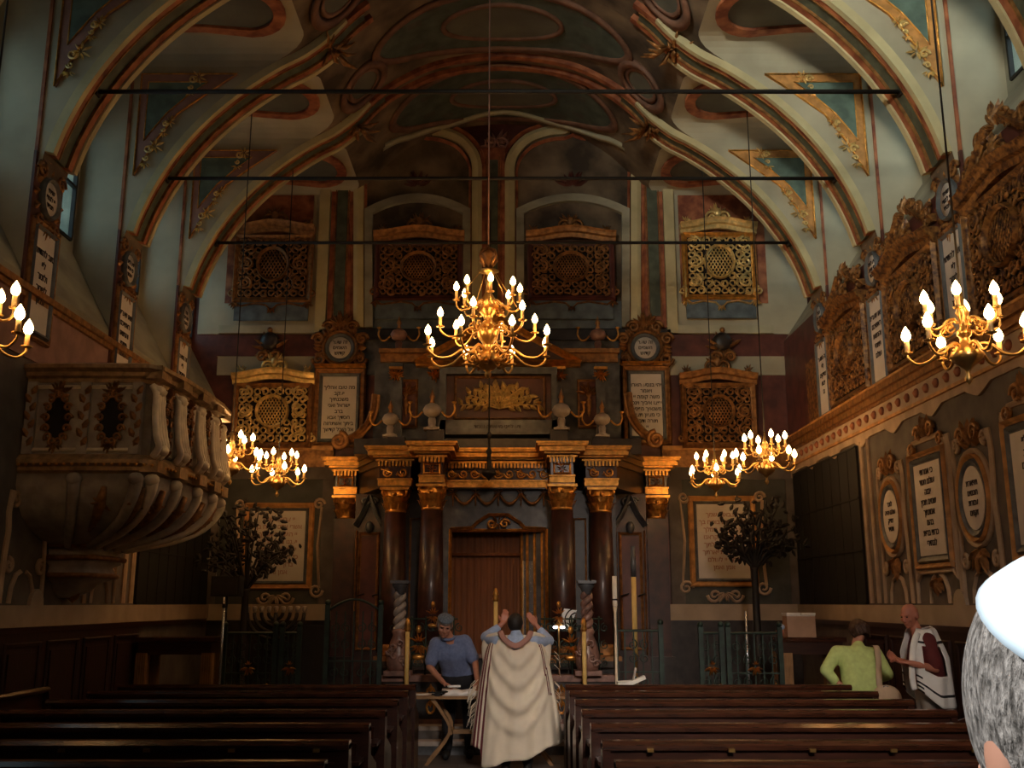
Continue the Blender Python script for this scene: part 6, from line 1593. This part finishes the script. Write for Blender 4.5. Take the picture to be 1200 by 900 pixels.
garment('shirt', 'maroon', t, inv, [((4.38, 10.94, .98), (4.36, 10.93, 1.26), .15, .14), ((4.38, 11.06, .98), (4.36, 11.07, 1.26), .15, .14), (sl, sr, .085, .085), (sl, (4.36, 10.78, 1.18), .085, .078), (sr, (4.31, 11.18, 1.2), .085, .078), ((4.36, 11.0, 1.3), (4.32, 11.0, 1.45), .13, .07)])
garment('trousers', 'greycloth', t, inv, [((4.38, 10.94, .98), (4.37, 10.92, .46), .135, .09), ((4.37, 10.92, .46), (4.37, 10.92, .12), .09, .075), ((4.38, 11.06, .98), (4.37, 11.1, .46), .135, .09), ((4.37, 11.1, .46), (4.37, 11.1, .12), .09, .075)])
for y in (10.92, 11.1): mb = MB(); mb.T = inv; mb.capsule((4.40, y, .055), (4.24, y, .045), .05, .042); mb.build('shoe', 'black', t)
def shawl_side():
    mb = MB(); NU, NV = 40, 30; vs = []; mi = []
    # u runs from the chest edge over the shoulder line round the back; v hangs down
    for j in range(NV+1):
        v = j/NV
        for i in range(NU+1):
            u = i/NU; a = lerp(-.75*PI, .75*PI, u)        # angle round the body, 0 = back (+X)
            r = lerp(.11, .235, min(1, v*2.6)**.7)+.012*math.sin(a*9+v*3)+.03*v
            cx, cy = 4.36-.03*(1-v), 11.0
            zt = 1.56-.03*abs(math.sin(a)); zb = .84 if abs(a) < 1.5 else lerp(.84, 1.02, min(1, (abs(a)-1.5)/.8))
            z = zt-(zt-zb)*max(0, (v-.12))/.88-(.10*min(1, v/.12)*(v/.12 if v < .12 else 1))*.9
            x = cx+r*math.cos(a)*.95; y = cy+r*math.sin(a)*1.12
            vs.append((min(x, 4.735), y, z))
    fs = []
    for j in range(NV):
        for i in range(NU):
            u = (i+.5)/NU; v = (j+.5)/NV; a = lerp(-.75*PI, .75*PI, u)
            if -2.0 < a < -.95 and .24 < v < .60: continue   # the arm comes out here
            fs.append((j*(NU+1)+i, j*(NU+1)+i+1, (j+1)*(NU+1)+i+1, (j+1)*(NU+1)+i)); mi.append(1 if (.17 < v < .20 or .84 < v < .88) and a < -.2 else (1 if (u < .05 or u > .95) and v > .7 and int(v*40) % 3 == 0 else 0))
    mb.T = inv; mb.add(vs, fs, True); mb.mi = mi
    ob = mb.build('prayer_shawl', ['white', 'trousers'], t); s = ob.modifiers.new('solid', 'SOLIDIFY'); s.thickness = .008; return ob
sw = shawl_side()
mb = MB(); mb.T = inv; mb.tube(cr([(4.24, 10.83, 1.50), (4.18, 10.80, 1.40), (4.15, 10.80, 1.25), (4.14, 10.82, 1.05), (4.16, 10.83, .93)], 4), [.035]*17, 8, flat=.5); mb.build('shawl_lapel', 'white', sw)
# --- bystander close to the camera with white satin cap
T = HT((.430, .76, 1.715), PI, .05, 0, 1.06)
pel, ch, neck = (.45, .76, 1.0), (.44, .76, 1.28), (.433, .77, 1.54)
sl, sr = (.29, .76, 1.44), (.69, .76, 1.44)
L = [(.25, .78, 1.14), (.29, .95, .95)]; Rr = [(.74, .78, 1.14), (.7, .95, .95)]
t, inv = person('grey-haired bystander close to the viewer in bright white satin skullcap', pel, ch, neck, (.430, .76, 1.715), sl, sr, L, Rr, [(.40, .76, .9), (.40, .76, .48), (.40, .76, .09)], [(.58, .76, .9), (.58, .76, .48), (.58, .76, .09)], T,
    [(L[1], (0, .4, -.9), (1, 0, 0), -1, .3), (Rr[1], (0, .4, -.9), (-1, 0, 0), 1, .3)], 'skin')
garment('shirt', 'greycloth', t, inv, [((.43, .76, 1.02), (.42, .76, 1.3), .13, .135), ((.57, .76, 1.02), (.56, .76, 1.3), .13, .135), (sl, sr, .08, .08), (sl, (.25, .78, 1.2), .075, .07), (sr, (.74, .78, 1.2), .075, .07), ((.49, .76, 1.3), (.485, .77, 1.46), .12, .075)])
garment('trousers', 'trousers', t, inv, [((.42, .76, .98), (.40, .76, .12), .12, .07), ((.57, .76, .98), (.58, .76, .12), .12, .07)])
hair_cap('hair', 'hairfine', T, t, inv, (.088, .108, .112), -.03, -.07, -.14, 0)
kippah('satin', T, t, inv, 1.0, .117, .55, (0, .02, .006))
for x in (.40, .58): mb = MB(); mb.T = inv; mb.capsule((x, .72, .055), (x, .92, .045), .05, .042); mb.build('shoe', 'black', t)
